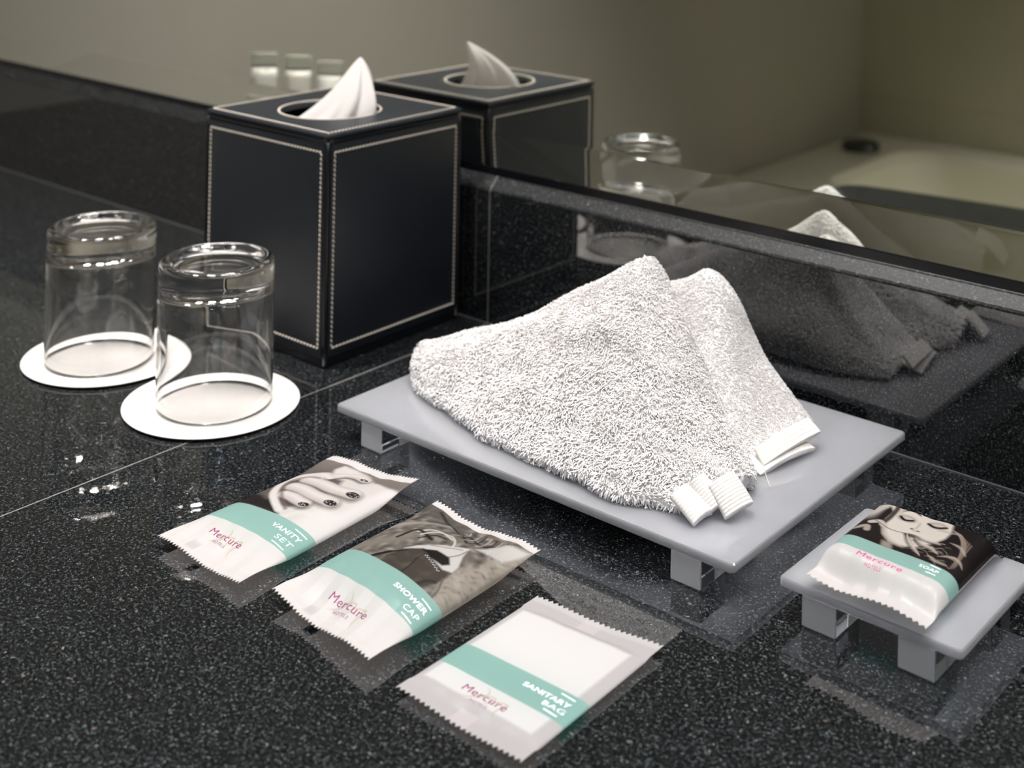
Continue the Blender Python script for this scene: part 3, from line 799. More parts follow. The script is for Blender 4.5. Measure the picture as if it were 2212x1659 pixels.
def paint_S(c, F, d):
    t0 = .392
    reg = smooth_step(t0 - .002, t0 + .002, c.T) * (1 - smooth_step(.958, .962, c.T))
    c.blend(reg, (128, 120, 112))
    n = c.noise(900, 3); c.blend(reg * np.clip(n * 1.4, 0, 1) * .7, (62, 56, 54)); c.blend(reg * np.clip(-n * 1.3 - .1, 0, 1) * .7, (205, 200, 194))
    c.blend(reg * smooth_step(.75, .95, c.T) * (1 - smooth_step(.3, .55, c.S)) * .8, (96, 90, 86))
    c.stroke([(.05, .66), (.2, .74), (.33, .86)], .005, (196, 190, 182), .8, soft=.004)
    c.stroke([(.10, .42), (.2, .52), (.3, .62)], .008, (150, 142, 132), .9, soft=.006)
    for f, w, col in (('w1', .0014, (225, 222, 216)), ('w2', .0017, (40, 36, 36)), ('w3', .0016, (48, 44, 42)), ('w4', .0018, (60, 54, 50))):
        c.stroke(F[f], w, col, .95)
    for k in range(9):
        c.stroke([(.45 + .05 * k, .93), (.52 + .05 * k, .85 - .01 * k), (.50 + .055 * k, .77)], .0009, (48, 44, 42) if k % 2 else (200, 195, 188), .8)
    c.stroke([(.36, .66), (.43, .72), (.54, .74), (.63, .70), (.66, .64)], .0012, (228, 224, 218), .9)
    c.stroke([(.38, .63), (.45, .69), (.55, .70)], .001, (34, 32, 32), .9)
    tan = [(.90, .38), (.83, .50), (.82, .59), (.90, .68), (.86, .80), (.86, .94), (1.05, .96), (1.05, .36)]
    c.poly(tan, (176, 166, 155), .0012)
    tm = c.poly_mask(tan, .001)
    c.blend(tm * np.clip(c.noise(1100, 8) * 1.2, 0, 1) * .6, (96, 88, 82))
    c.blend(tm * np.clip(c.noise(700, 12), 0, 1) * .5, (222, 216, 208))
    c.poly([(.76, .75), (.80, .92), (.99, .95), (.93, .80)], (226, 224, 220), .0012, .9)
    J = [(.40, .385), (.37, .44), (.40, .50), (.43, .55), (.52, .585), (.60, .56), (.68, .55), (.78, .555), (.83, .56), (.84, .48), (.80, .40), (.79, .385)]
    c.poly(J, (80, 72, 66), .0008)
    c.blend(c.poly_mask(J) * np.clip(c.noise(650, 21), 0, 1) * .5, (128, 118, 108))
    c.stroke([(.60, .40), (.585, .46), (.56, .52), (.57, .56)], .0008, (40, 36, 34), .8)
    c.stroke([(.75, .39), (.78, .44), (.82, .46)], .002, (48, 42, 40), .7)
    c.poly([(.40, .53), (.45, .585), (.56, .645), (.66, .68), (.74, .725), (.77, .66), (.82, .60), (.83, .555), (.77, .535), (.68, .545), (.60, .56), (.51, .585)], (226, 222, 218), .0006)
    c.stroke([(.52, .62), (.62, .65), (.72, .69)], .0008, (150, 144, 138), .7)
    c.stroke([(.70, .60), (.74, .65), (.75, .70)], .0009, (130, 124, 118), .7)
    c.poly([(.50, .575), (.60, .61), (.72, .61), (.77, .58), (.74, .55), (.62, .55), (.56, .565)], (34, 30, 30), .0006)
    c.stroke([(.30, .39), (.34, .45), (.43, .525)], .0012, (30, 28, 28), .95)
    c.stroke([(.31, .40), (.36, .47)], .0022, (34, 30, 30), .9)
    for k in range(14):
        c.ell((.58 + .014 * k, .55 - .003 * k + .006 * (k % 2)), .0005, .0005, 0, (225, 222, 218), .9, .5)
    c.stroke([(.83, .50), (.88, .44), (.90, .385)], .0012, (110, 102, 94), .8)

def paint_B(c, F, d):
    c.blend(np.ones_like(c.S), (212, 208, 208))
    c.poly([(.055, .135), (.055, .84), (.91, .84), (.91, .135)], (244, 243, 242), .0009)
    c.blend(smooth_step(.955, .96, c.T) * .35, (240, 238, 238))
    c.blend(((c.S > .42) & (c.S < .56) & ((c.T > .9) | (c.T < .09))).astype(float) * .5, (236, 226, 230))

def paint_O(c, F, d):
    t0 = .386
    reg = smooth_step(t0 - .002, t0 + .002, c.T)
    c.blend(reg, (40, 35, 34))
    c.blend(reg * (1 - smooth_step(.06, .16, c.S)) * smooth_step(.6, .75, c.T), (226, 218, 208))
    c.poly([(.0, .75), (.0, 1.02), (.20, 1.02), (.16, .86), (.10, .74)], (214, 206, 196), .0012)
    fc = [(.05, .93), (.12, 1.0), (.60, 1.0), (.66, .90), (.71, .76), (.71, .68), (.66, .58), (.585, .49), (.48, .445), (.38, .455), (.29, .51), (.235, .59), (.21, .68), (.21, .78), (.14, .86)]
    c.poly(fc, (236, 228, 218), .0009)
    c.poly([(.33, .445), (.41, .45), (.45, .385), (.36, .385)], (170, 155, 146), .0009)
    c.stroke([(.12, .99), (.20, .86), (.225, .72), (.22, .62)], .0024, (62, 52, 48), .95, soft=.0012)
    c.stroke([(.16, .99), (.24, .90), (.26, .80)], .002, (196, 184, 174), .7, soft=.002)
    # shading of the cheek and jaw
    c.stroke([(.235, .62), (.30, .52), (.40, .46), (.50, .45)], .0020, (186, 170, 160), .6, soft=.002)
    for e_, b_, f_ in (([(.285, .76), (.335, .735), (.39, .76)], [(.265, .83), (.32, .875), (.41, .84)], (.338, .752)), ([(.505, .785), (.575, .765), (.645, .80)], [(.47, .865), (.56, .90), (.66, .875)], (.577, .785))):
        c.ell((f_[0], f_[1] + .006), .0056, .0040, .05, (88, 72, 68), .9, .75)
        c.ell((f_[0], f_[1] + .012), .0036, .0019, .05, (222, 210, 202), .95, .4)
        c.ell((f_[0], f_[1] - .012), .0040, .0012, .05, (150, 132, 124), .7, .6)
        c.stroke(e_, .0015, (18, 14, 14), 1, soft=.0007)
        c.stroke(b_, .0018, (40, 32, 30), .95, soft=.0010, taper=True)
    c.stroke([(.45, .76), (.462, .70), (.445, .665)], .0009, (196, 180, 170), .8, soft=.0012)
    c.ell((.435, .668), .0011, .0007, 0, (74, 58, 54), .95, .6); c.ell((.492, .664), .0013, .0007, 0, (74, 58, 54), .95, .6)
    c.ell((.465, .655), .0030, .0009, 0, (170, 150, 142), .5, .8)
    c.ell((.50, .592), .0058, .0021, .02, (78, 58, 56), .9, .45)
    c.ell((.50, .583), .0042, .0010, .02, (156, 130, 122), .7, .6)
    c.stroke([(.44, .594), (.50, .588), (.56, .594)], .0005, (34, 24, 24), .9)
    # fingers at the lips
    for pts, w in (([(.44, .60), (.50, .53), (.58, .47), (.66, .42)], .0019), ([(.53, .575), (.60, .54), (.68, .53), (.76, .50)], .0021), ([(.55, .60), (.64, .60), (.72, .60)], .0016)):
        c.stroke([(a + .006, b_ - .014) for a, b_ in pts], w * 1.3, (50, 40, 38), .85, soft=.0014)
        c.stroke(pts, w, (205, 190, 180), .85, soft=.0016, taper=True)
        c.stroke([(a - .006, b_ + .010) for a, b_ in pts], w * .35, (236, 226, 218), .8, soft=.0008, taper=True)
    rgh = np.random.default_rng(4)
    for k in range(26):
        x0, y0 = rgh.uniform(.50, .86), rgh.uniform(.42, .60)
        an = rgh.uniform(-.7, .5)
        ln_ = rgh.uniform(.05, .12)
        c.stroke([(x0, y0), (x0 + ln_ * math.cos(an) * .6, y0 + ln_ * math.sin(an) * .5 + .012), (x0 + ln_ * math.cos(an), y0 + ln_ * math.sin(an))], rgh.uniform(.0003, .0006), (170, 154, 144) if k % 3 else (226, 214, 204), .7, taper=True)
    # right hand side hair and knuckles
    blk = [(.60, 1.02), (.66, .90), (.72, .76), (.72, .66), (.80, .60), (1.02, .55), (1.02, 1.02)]
    c.poly(blk, (34, 28, 28), .0012, .95)
    for k in range(10):
        o_ = k * .022
        c.stroke([(.70 + o_, .80 - o_ * .4), (.79 + o_ * .6, .77 - o_), (.86 + o_ * .3, .70 - o_ * 1.2), (.90, .62 - o_)], .0008, (190 - 6 * k, 172 - 6 * k, 160 - 6 * k), .75)
    for pts, w in (([(.77, .48), (.84, .52), (.91, .525), (.96, .49)], .0018), ([(.70, .46), (.78, .43), (.87, .425)], .0016), ([(.76, .66), (.85, .65), (.92, .60)], .0016), ([(.60, .74), (.68, .76), (.78, .775)], .0012)):
        c.stroke(pts, w, (196, 182, 172), .85, soft=.0014, taper=True)
    c.stroke([(.13, .60), (.19, .63), (.235, .60)], .0030, (220, 208, 198), .95, soft=.001)
    c.stroke([(.06, .50), (.13, .54), (.16, .50)], .003, (206, 192, 182), .8, soft=.001)
    c.stroke([(.15, .63), (.30, .585), (.44, .595)], .0005, (60, 50, 46), .9)
    c.ell((.60, .62), .006, .004, .4, (238, 230, 222), .7, .8)

def mono(c, cx, cy_, wd, hg, col=(204, 192, 152)):
    """pale gold swash behind the wordmark: two leaning reeds joined by arches"""
    def q(pts): return [(cx + x * wd, cy_ + y * hg) for x, y in pts]
    c.stroke(q([(-.12, .60), (.02, .34), (-.06, .0), (-.38, -.36)]), .0009, col, .6, taper=True)
    c.stroke(q([(-.30, -.28), (-.05, .12), (.20, .28), (.20, .02), (.14, -.26)]), .0009, col, .6, taper=True)
    c.stroke(q([(.14, -.10), (.30, .20), (.52, .26), (.46, .0), (.44, -.30), (.52, -.60)]), .0010, col, .6, taper=True)

def text_mesh(body, shear=0.0, spacing=1.0, off=0.0):
    cu = bpy.data.curves.new('txt', 'FONT'); cu.body = body; cu.size = 1; cu.space_character = spacing; cu.offset = off
    cu.shear = shear; cu.resolution_u = 4; cu.fill_mode = 'FRONT'
    ob = bpy.data.objects.new('txt', cu); COL.objects.link(ob)
    dg = bpy.context.evaluated_depsgraph_get(); dg.update()
    me = bpy.data.meshes.new_from_object(ob.evaluated_get(dg))
    bpy.data.objects.remove(ob); bpy.data.curves.remove(cu)
    return me
def drape_text(name, body, d, s0, s1, tb, th, mat, parent, **kw):
    """fit text to s0..s1 and cap height tb..tb+th in packet coordinates, laid on the film"""
    me = text_mesh(body, **kw)
    bm = bmesh.new(); bm.from_mesh(me); bpy.data.meshes.remove(me)
    bmesh.ops.triangulate(bm, faces=bm.faces)
    xs = [v.co.x for v in bm.verts]; ys = [v.co.y for v in bm.verts]
    x0, x1 = min(xs), max(xs); y1 = max(ys)
    for v in bm.verts:
        v.co = Vector((s0 + (v.co.x - x0) / (x1 - x0) * (s1 - s0), tb + v.co.y / y1 * th, 0))
    for ax, step in ((0, .03), (1, .012)):
        for k in range(int(1.1 / step)):
            co = Vector((0, 0, 0)); co[ax] = k * step; no = Vector((0, 0, 0)); no[ax] = 1
            lo = min(v.co[ax] for v in bm.verts) if k == 0 else lo
            hi = max(v.co[ax] for v in bm.verts) if k == 0 else hi
            if lo < co[ax] < hi:
                bmesh.ops.bisect_plane(bm, geom=bm.verts[:] + bm.edges[:] + bm.faces[:], plane_co=co, plane_no=no, dist=1e-7)
    S = np.array([v.co.x for v in bm.verts]); T = np.array([v.co.y for v in bm.verts])
    xy = pk_xy(d, S, T); z = pk_top(d, S, T) + .00007
    for v, p, zz in zip(bm.verts, xy, z): v.co = Vector((p[0], p[1], zz))
    return bm_obj(name, bm, mat, parent, False, recalc=False)
def drape_rule(name, d, a, b, th, mat, parent):
    n = 14; S = np.linspace(a[0], b[0], n); T = np.linspace(a[1], b[1], n)
    rows = []
    for o_ in (-th / 2, th / 2):
        xy = pk_xy(d, S, T + o_); z = pk_top(d, S, T + o_) + .00008
        rows.append(np.concatenate([xy, z[:, None]], 1))
    V, F = loft_arrays(np.array(rows), closed=False, cap=False)
    return mesh(name, V, F, mat, parent, False)

def packet(key, name, label, cat, painter, ns, nt, teeth, titles, rules, logo, logo_mat, bandt, mn):
    d = PKD[key]
    c0 = pk_xy(d, .5, .5)
    root = empty(name, (c0[0], c0[1], d['zb'])); tag(root, label, cat)
    w = np.linalg.norm(np.subtract(d['xy'][3], d['xy'][0])); hg = np.linalg.norm(np.subtract(d['xy'][1], d['xy'][0]))
    S, T = np.meshgrid(np.linspace(0, 1, ns), np.linspace(0, 1, nt), indexing='ij')
    tz = .0009 / hg
    saw = (np.abs(np.mod(S * teeth, 1) - .5) * 2 - .5) * 2 * tz
    T2 = T + saw * np.clip((T - .985) / .015, 0, 1) - saw * np.clip((.015 - T) / .015, 0, 1)
    xy = pk_xy(d, S, T2)
    cv = Canvas(ns, nt, w, hg); painter(cv, FEAT[key], d); band(cv, *bandt)
    crimp(cv, d)
    if mn: mono(cv, *mn)
    top = np.concatenate([xy, pk_top(d, S, np.clip(T2, 0, 1))[..., None]], -1).reshape(-1, 3)
    I = np.arange(ns * nt).reshape(ns, nt)
    q = np.stack([I[:-1, :-1], I[1:, :-1], I[1:, 1:], I[:-1, 1:]], -1).reshape(-1, 4)
    o = fastmesh('printed_front', top, q, M['film'], root)
    at = o.data.color_attributes.new('print', 'FLOAT_COLOR', 'POINT')
    at.data.foreach_set('color', np.concatenate([cv.C.reshape(-1, 3), np.ones((ns * nt, 1))], 1).astype(np.float32).ravel())
    # plain back sheet joined along the folded sides
    st = max(1, nt // 90)
    ns2 = teeth * 4 + 1; s1 = np.linspace(0, 1, ns2); t1 = np.unique(np.concatenate([[0, .008, .016, .984, .992, 1], np.linspace(0, 1, 60)]))
    S, T = np.meshgrid(s1, t1, indexing='ij')
    saw = (np.abs(np.mod(S * teeth, 1) - .5) * 2 - .5) * 2 * tz
    T2 = T + saw * np.clip((T - .985) / .015, 0, 1) - saw * np.clip((.015 - T) / .015, 0, 1)
    xy = pk_xy(d, S, T2)
    bot = np.concatenate([xy, pk_bot(d, S, np.clip(T2, 0, 1))[..., None]], -1).reshape(-1, 3)
    n1, n2 = S.shape; I = np.arange(n1 * n2).reshape(n1, n2)
    q = np.stack([I[:-1, :-1], I[:-1, 1:], I[1:, 1:], I[1:, :-1]], -1).reshape(-1, 4)
    o2 = fastmesh('back_sheet', bot, q, M['film'], root)
    at = o2.data.color_attributes.new('print', 'FLOAT_COLOR', 'POINT')
    Cb = np.ones((n1 * n2, 4)); Cb[:, :3] = lin((222, 218, 216))
    bm_ = ((T > bandt[0]) & (T < bandt[1])).reshape(-1); Cb[bm_, :3] = lin(TEAL)
    if key in 'VS':
        bk = ((S > .27) & (S < .36) & (T > .02) & (T < .075)).reshape(-1); Cb[bk, :3] = lin((20, 20, 24))
    at.data.foreach_set('color', Cb.astype(np.float32).ravel())
    for (txt, s0, s1_, tb_, th_, kw) in titles: drape_text('printed_title', txt, d, s0, s1_, tb_, th_, M['ink_white'], o, **kw)
    for a_, b_ in rules: drape_rule('title_rule', d, a_, b_, .0062 * .085 / hg, M['ink_white'], o)
    for (txt, s0, s1_, tb_, th_, kw) in logo: drape_text('printed_logo', txt, d, s0, s1_, tb_, th_, logo_mat, o, **kw)
    return root
bold = dict(off=.017, spacing=1.06); thin = dict(off=-.006, spacing=1.05); lg = dict(spacing=1.08, off=.0); sm_ = dict(spacing=1.25, off=.0)
PKD['V'].update(wr=.0007, ph=.4, curl=.0010); PKD['S'].update(wr=.0011, ph=2.0, curl=.0016); PKD['B'].update(wr=.00018, ph=1.0, curl=.0006); PKD['O'].update(wr=.0006, ph=3.1, curl=.0014)
packet('V', 'vanity_set_sachet', 'white and mint sachet lettered VANITY SET with a photo of a hand', 'toiletry sachet', paint_V, 260, 470, 30,
       [('VANITY', .632, .952, .318, .026, bold), ('SET', .772, .952, .270, .026, thin)], [((.815, .368), (.955, .364)), ((.796, .250), (.937, .246))],
       [('Mercure', .289, .647, .143, .031, lg), ('HOTELS', .393, .530, .114, .013, sm_)], M['ink_plum'], (.236, .392), (.47, .145, .30, .10))
packet('S', 'shower_cap_sachet', 'white and mint sachet lettered SHOWER CAP, middle of the three', 'toiletry sachet', paint_S, 280, 430, 30,
       [('SHOWER', .666, .966, .310, .026, bold), ('CAP', .838, .966, .262, .026, thin)], [((.869, .356), (.963, .352)), ((.864, .244), (.961, .241))],
       [('Mercure', .347, .708, .126, .034, lg), ('HOTELS', .451, .592, .094, .015, sm_)], M['ink_plum'], (.230, .392), (.51, .13, .31, .11))
packet('B', 'sanitary_bag_sachet', 'flat translucent white sachet with a green band lettered SANITARY BAG', 'toiletry sachet', paint_B, 280, 360, 24,
       [('SANITARY', .578, .930, .362, .029, bold), ('BAG', .780, .940, .314, .029, thin)], [((.814, .424), (.923, .420)), ((.818, .294), (.924, .290))],
       [('Mercure', .322, .662, .168, .043, lg), ('HOTELS', .430, .560, .130, .016, sm_)], M['ink_plum'], (.266, .448), (.48, .175, .32, .13))
packet('O', 'wrapped_soap', 'wrapped bar of soap with a face photo, on the small tray', 'soap', paint_O, 260, 330, 20,
       [('SOAP', .718, .871, .322, .026, dict(off=.010, spacing=1.06))], [((.781, .373), (.866, .371)), ((.788, .298), (.868, .300))],
       [('Mercure', .271, .651, .205, .042, lg), ('HOTELS', .371, .505, .166, .018, sm_)], M['ink_magenta'], (.262, .386), None)

# ------------------------------------------------------------------ folded towel
tw = empty('folded_face_towel', (.09, -.12, TZT))
tag(tw, 'fluffy white terry face towel folded into a peaked fan on the large tray', 'towel')
Z0 = TZT + .0008
def wing(secs, nU=90, nV=64, seed=1, amp=.0016):
    S = np.array(secs, float)                       # (k,7,3)
    S[:, :, 2] = np.maximum(S[:, :, 2], Z0)
    A = catmull(S, nU)                              # interpolate along
    rings = []
    for i in range(nU):
        rings.append(catmull(A[i], nV, closed=True))
    R = np.array(rings)
    R[..., 2] = np.maximum(R[..., 2], Z0)
    return R
W1 = wing([
 [(-.0375, -.137, .024), (-.0385, -.138, .028), (-.039, -.132, .033), (-.039, -.124, .034), (-.038, -.116, .032), (-.0365, -.112, .028), (-.036, -.116, .024)],
 [(-.022, -.158, Z0), (-.031, -.156, .026), (-.038, -.142, .038), (-.0395, -.126, .0365), (-.036, -.108, .034), (-.030, -.098, .027), (-.024, -.105, Z0)],
 [(-.002, -.166, Z0), (-.008, -.170, .028), (-.013, -.150, .043), (-.0176, -.120, .0455), (-.015, -.098, .040), (-.010, -.086, .030), (-.004, -.092, Z0)],
 [(.022, -.170, Z0), (.018, -.176, .030), (.022, -.150, .053), (.025, -.114, .0635), (.027, -.088, .052), (.027, -.074, .034), (.024, -.080, Z0)],
 [(.056, -.178, Z0), (.055, -.1845, .030), (.060, -.155, .0600), (.066, -.108, .0900), (.064, -.084, .064), (.062, -.066, .036), (.058, -.074, Z0)],
 [(.095, -.182, Z0), (.095, -.189, .030), (.098, -.154, .068), (.0985, -.102, .1105), (.098, -.082, .074), (.096, -.068, .038), (.094, -.076, Z0)],
 [(.125, -.183, Z0), (.126, -.190, .030), (.123, -.154, .064), (.1105, -.101, .1090), (.118, -.084, .072), (.122, -.076, .036), (.122, -.085, Z0)],
 [(.146, -.181, Z0), (.149, -.187, .028), (.146, -.156, .054), (.138, -.110, .0780), (.142, -.095, .055), (.146, -.090, .032), (.146, -.096, Z0)],
 [(.162, -.177, Z0), (.165, -.182, .026), (.165, -.158, .040), (.160, -.121, .0530), (.162, -.108, .040), (.166, -.102, .028), (.164, -.108, Z0)],
 [(.176, -.176, Z0), (.178, -.178, .025), (.182, -.160, .0345), (.182, -.134, .0385), (.183, -.122, .031), (.184, -.118, .024), (.181, -.122, Z0)],
 [(.184, -.168, Z0), (.187, -.168, .024), (.192, -.158, .030), (.193, -.142, .0315), (.193, -.134, .028), (.192, -.131, .024), (.189, -.136, Z0)]])
W2 = wing([
 [(-.020, -.090, .024), (-.021, -.091, .028), (-.022, -.086, .031), (-.022, -.078, .032), (-.021, -.070, .031), (-.020, -.066, .028), (-.019, -.070, .024)],
 [(.010, -.105, Z0), (.008, -.104, .030), (.008, -.090, .044), (.010, -.074, .050), (.010, -.056, .042), (.010, -.046, .030), (.011, -.054, Z0)],
 [(.055, -.100, Z0), (.055, -.100, .040), (.058, -.088, .066), (.062, -.071, .078), (.060, -.052, .054), (.058, -.040, .032), (.058, -.048, Z0)],
 [(.100, -.098, Z0), (.100, -.098, .045), (.104, -.086, .076), (.108, -.068, .0955), (.106, -.050, .062), (.104, -.034, .034), (.102, -.042, Z0)],
 [(.128, -.104, Z0), (.124, -.106, .048), (.124, -.088, .082), (.1240, -.065, .1035), (.126, -.050, .066), (.130, -.033, .036), (.128, -.042, Z0)],
 [(.150, -.112, Z0), (.146, -.112, .046), (.142, -.090, .071), (.138, -.063, .0920), (.144, -.048, .058), (.152, -.034, .032), (.150, -.042, Z0)],
 [(.166, -.115, Z0), (.162, -.114, .036), (.158, -.090, .053), (.1515, -.060, .0640), (.159, -.046, .044), (.166, -.038, .029), (.164, -.044, Z0)],
 [(.1765, -.113, Z0), (.174, -.112, .027), (.172, -.086, .036), (.171, -.056, .0405), (.175, -.047, .033), (.178, -.044, .026), (.176, -.049, Z0)],
 [(.1825, -.108, Z0), (.181, -.107, .024), (.181, -.084, .029), (.182, -.055, .0300), (.184, -.050, .027), (.185, -.049, .024), (.183, -.053, Z0)]])
def lumpy(R, amp, seed):
    rg = np.random.default_rng(seed)
    V = R.reshape(-1, 3); D = np.zeros(len(V))
    for k in range(10):
        w = rg.normal(size=3); w /= np.linalg.norm(w); fr = rg.uniform(120, 420)
        D += np.sin(V @ w * fr + rg.uniform(0, 6)) / 10
    c = V.mean(0)
    N = V - R.mean(1, keepdims=True).repeat(R.shape[1], 1).reshape(-1, 3); N /= np.linalg.norm(N, axis=1)[:, None] + 1e-9
    V = V + N * (D * amp - .0020)[:, None]
    V[:, 1] += .004 * np.clip((V[:, 1].mean() - V[:, 1]) / .03, 0, 1)
    V[:, 2] = np.maximum(V[:, 2], Z0)
    return V.reshape(R.shape)
W1[..., 1] += .0075 * np.clip((-.135 - W1[..., 1]) / .04, 0, 1) * (1 - smooth_step(.10, .17, W1[..., 0]))
W1 = lumpy(W1, .0035, 3); W2 = lumpy(W2, .0012, 4)
W2[..., 1] += .003 * (1 - smooth_step(.13, .175, W2[..., 0]))
def quads(R):
    n, mm, _ = R.shape
    I = np.arange(n * mm).reshape(n, mm); J = np.roll(I, -1, 1)
    return np.stack([I[:-1], J[:-1], J[1:], I[1:]], -1).reshape(-1, 4)
for nm, R in (('front_fold', W1), ('rear_fold', W2)):
    V, F = loft_arrays(R)
    bm = bmesh.new(); vs = [bm.verts.new(v) for v in V]
    for f in F: bm.faces.new([vs[i] for i in f])
    bm_obj(nm, bm, M['towel_core'], tw, True)

def pile(name, R, count, length, rad, seed, curl=1.0, loop=False, clump=.5, umax=1.0):
    """terry pile: thousands of small bent yarn tufts standing on a fold"""
    rg = np.random.default_rng(seed)
    Q = quads(R); V = R.reshape(-1, 3)
    A, B, C, D = (V[Q[:, i]] for i in range(4))
    nrm = np.cross(C - A, D - B); ar = np.linalg.norm(nrm, axis=1) / 2
    nrm = nrm / (2 * ar[:, None] + 1e-12)
    cen = R.mean(1, keepdims=True).repeat(R.shape[1], 1)[:-1].reshape(-1, 3)
    flip = np.sum(nrm * (A - cen), axis=1) < 0
    nrm[flip] *= -1
    ok = (A[:, 2] > Z0 + .0006) | (C[:, 2] > Z0 + .0006)
    ui = np.repeat(np.arange(R.shape[0] - 1), R.shape[1]) / (R.shape[0] - 1)
    ok &= ui < umax
    p = ar * ok; p /= p.sum()
    f = rg.choice(len(Q), count, p=p)
    u, v = rg.random(count)[:, None], rg.random(count)[:, None]
    P = (A[f] * (1 - u) + B[f] * u) * (1 - v) + (D[f] * (1 - u) + C[f] * u) * v
    N = nrm[f]
    # clumped direction field
    def fld(fr, sd):
        r_ = np.random.default_rng(sd); o = 0
        for k in range(5):
            w_ = r_.normal(size=3) * fr; o = o + np.sin(P @ w_ + r_.uniform(0, 6.3))
        return o / 2.2
    dx = np.stack([fld(260, seed + 1), fld(260, seed + 2), fld(260, seed + 3)], 1)
    rnd = rg.normal(size=(count, 3))
    side = clump * dx + .40 * rnd + np.array([0, -.30, -.85])
    side -= N * np.sum(side * N, 1)[:, None]
    side /= np.linalg.norm(side, axis=1)[:, None] + 1e-9
    low = np.clip((.085 - P[:, 2]) / .055, 0, 1)[:, None]
    L = length * rg.uniform(.6, 1.25, count)[:, None] * (.72 + .62 * low)
    lean = rg.uniform(.35, 1.0, count)[:, None] * curl
    pts = [P - N * .0002,
           P + N * L * .45 + side * L * .10 * lean,
           P + N * L * .78 + side * L * .42 * lean,
           P + N * L * (.80 if not loop else .62) + side * L * .82 * lean]
    rads = [rad, rad * 1.15, rad * 1.0, rad * .45]
    X = np.cross(N, side)
    rings = []
    for q, r_ in zip(pts, rads):
        for a_ in range(5):
            an = a_ * 2 * math.pi / 5
            rings.append(q + r_ * (math.cos(an) * X + math.sin(an) * (side * .75 + N * .66)))
    VV = np.stack(rings, 1).reshape(-1, 3)          
    base = (np.arange(count) * 20)[:, None]
    fs = []
    for q in range(3):
        for a_ in range(5):
            b2 = (a_ + 1) % 5
            fs.append([q * 5 + a_, q * 5 + b2, q * 5 + 5 + b2, q * 5 + 5 + a_])
    FF = (base[:, None, :] + np.array(fs)[None]).reshape(-1, 4)
    VV[:, 2] = np.maximum(VV[:, 2], TZT + .0003)
    o = fastmesh(name, VV, FF, M['towel'], tw)
    o['kind'] = 'stuff'
    return o
pile('terry_pile', W1, 98000, .0026, .00035, 11, 1.0, False, .55, 1.0)
pile('looped_pile', W2, 85000, .0011, .00027, 17, .9, True, .35, 1.0)

def hem_band(name, p0, p1, wid, thick, w, bend=.0, nL=90, nW=36, ribs=9, amp=.0003):
    """flattened folded hem from p0 (inside the fold) to p1 (free end)"""
    p0, p1 = np.array(p0, float), np.array(p1, float)
    d = p1 - p0; L = np.linalg.norm(d); d /= L
    w = np.array(w, float); w -= d * (w @ d); w /= np.linalg.norm(w)
    up = np.cross(d, w)
    if up[2] < 0: up = -up
    rings = []
    for i in range(nL):
        t = i / (nL - 1)
        c = p0 + d * L * t - up * bend * t * t
        fl = 1 + .08 * t
        endr = 1 - .12 * max(0, (t - .97) / .03) ** 2
        ring = []
        for j in range(nW):
            a = 2 * math.pi * j / nW
            ca, sa = math.cos(a), math.sin(a)
            x = abs(ca) ** .5 * math.copysign(1, ca) * wid / 2 * fl
            y = abs(sa) ** .6 * math.copysign(1, sa) * thick / 2
            arch = min(.22 * wid, .0028) * (1 - (x / (wid / 2 * fl)) ** 2) - .03 * wid
            rb = amp * abs(math.sin(t * ribs * math.pi)) if sa > -.1 else 0
            ring.append(c + (w * x + up * (y + arch + rb)) * endr)
        rings.append(ring)
    R = np.array(rings); R[..., 2] = np.maximum(R[..., 2], TZT + .0004)
    V, F = loft_arrays(R)
    return mesh(name, V, F, M['hem'], tw)
hem_band('hem', (.1770, -.1735, .0300), (.1925, -.1745, .0236), .0145, .0034, (.25, .97, 0), .002, ribs=10, amp=.00022)
hem_band('hem', (.1810, -.1640, .0340), (.1945, -.1655, .0252), .0105, .0036, (.42, .9, 0), .002, ribs=10, amp=.00022)
hem_band('hem', (.1905, -.1570, .0345), (.2035, -.1590, .0246), .0180, .0036, (.38, .92, 0), .002, ribs=10, amp=.00022)
hem_band('hem', (.1840, -.0838, .0320), (.1915, -.0845, .0262), .046, .0036, (.27, .96, 0), .0005, ribs=4, amp=.00014)
hem_band('hem', (.1760, -.0885, .0262), (.1925, -.0915, .0224), .042, .0028, (.35, .93, 0), .0005, ribs=2, amp=.0001)
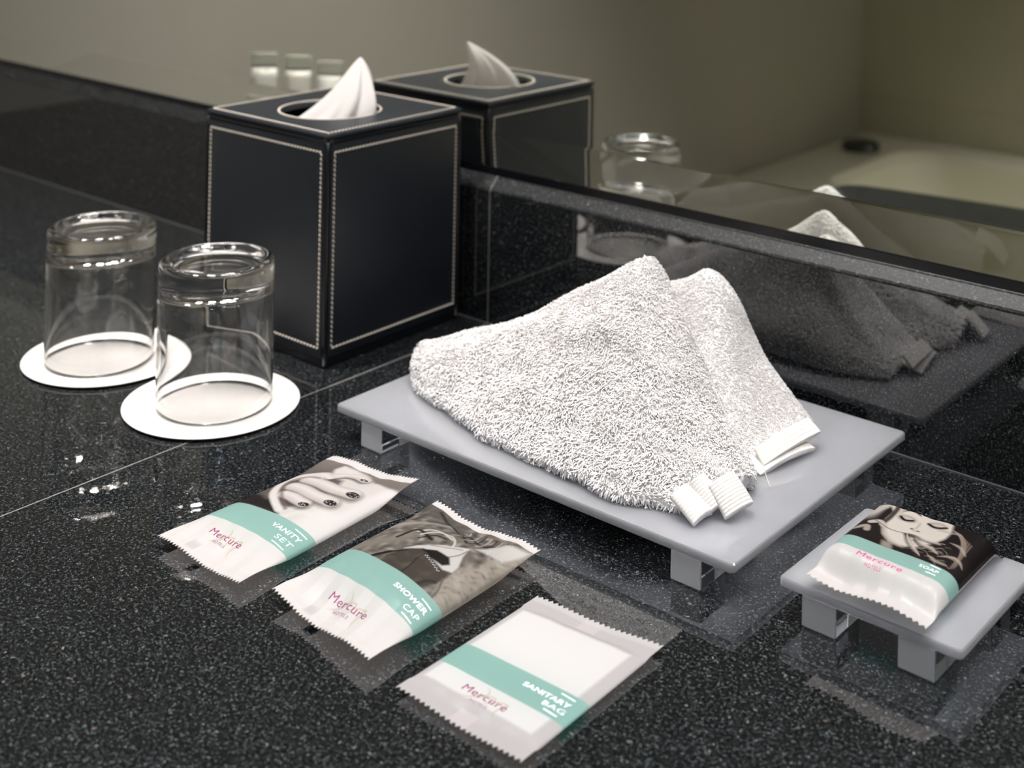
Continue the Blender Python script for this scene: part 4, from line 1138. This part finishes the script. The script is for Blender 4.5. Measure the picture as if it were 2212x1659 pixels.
th = catmull([(.1830, -.108, .0320), (.1860, -.1125, .0335), (.1900, -.1165, .0305), (.1945, -.1200, .0250), (.1985, -.1225, .0205)], 24)
tube('loose_thread', th, .00022, M['thread'], tw, 6)

# ------------------------------------------------------------------ toiletry tubes, seen only in the mirror
def toiletry_tube(x, y, rotz, hgt, label, stripe):
    root = empty('toiletry_tube', (x, y, 0)); tag(root, label, 'toiletry tube', 'small toiletry tubes at the left of the counter')
    c, s = math.cos(rotz), math.sin(rotz)
    def T_(P): return np.array([(x + c * a - s * b, y + s * a + c * b, z) for a, b, z in P])
    def sec(w, dth, z, n=32):
        return [(w * .40 * math.cos(a), dth * .42 * math.sin(a), z) for a in np.linspace(0, 2 * math.pi, n, endpoint=False)]
    def part(name, secs, mat):
        V, F = loft_arrays(np.array([T_(sec(*q)) for q in secs])); return mesh(name, V, F, mat, root)
    part('cap', [(.026, .024, .0004), (.027, .025, .001), (.027, .025, .017), (.026, .024, .018)], tube_cap)
    part('tube_body', [(.024, .022, .0182), (.0305, .026, .024), (.031, .025, .04), (.032, .020, .07), (.033, .012, .095), (.034, .004, hgt - .016)], stripe)
    part('crimped_end', [(.034, .004, hgt - .0159), (.0342, .0024, hgt - .012), (.0342, .002, hgt - .001), (.034, .0018, hgt)], tube_crimp)
    part('printed_band', [(.0312, .0250, .052), (.0322, .0216, .060), (.0324, .0206, .066)], simple('pink_grey_print', (.42, .33, .34), .5))
    return root
tube_cap = simple('dark_tube_cap', (.03, .035, .04), .35)
tube_crimp = simple('grey_foil_crimp', (.60, .60, .52), .4)
tw_ = simple('white_tube', (.80, .80, .76), .35); tg_ = simple('cream_tube', (.76, .74, .68), .35)
toiletry_tube(-.597, -.174, -.69, .1215, 'white toiletry tube with grey crimped end, leftmost of three in the mirror', tw_)
toiletry_tube(-.569, -.197, -.69, .1190, 'cream toiletry tube with grey crimped end, middle of three in the mirror', tg_)
toiletry_tube(-.543, -.219, -.69, .1135, 'white toiletry tube partly behind the tissue, rightmost of three in the mirror', tw_)
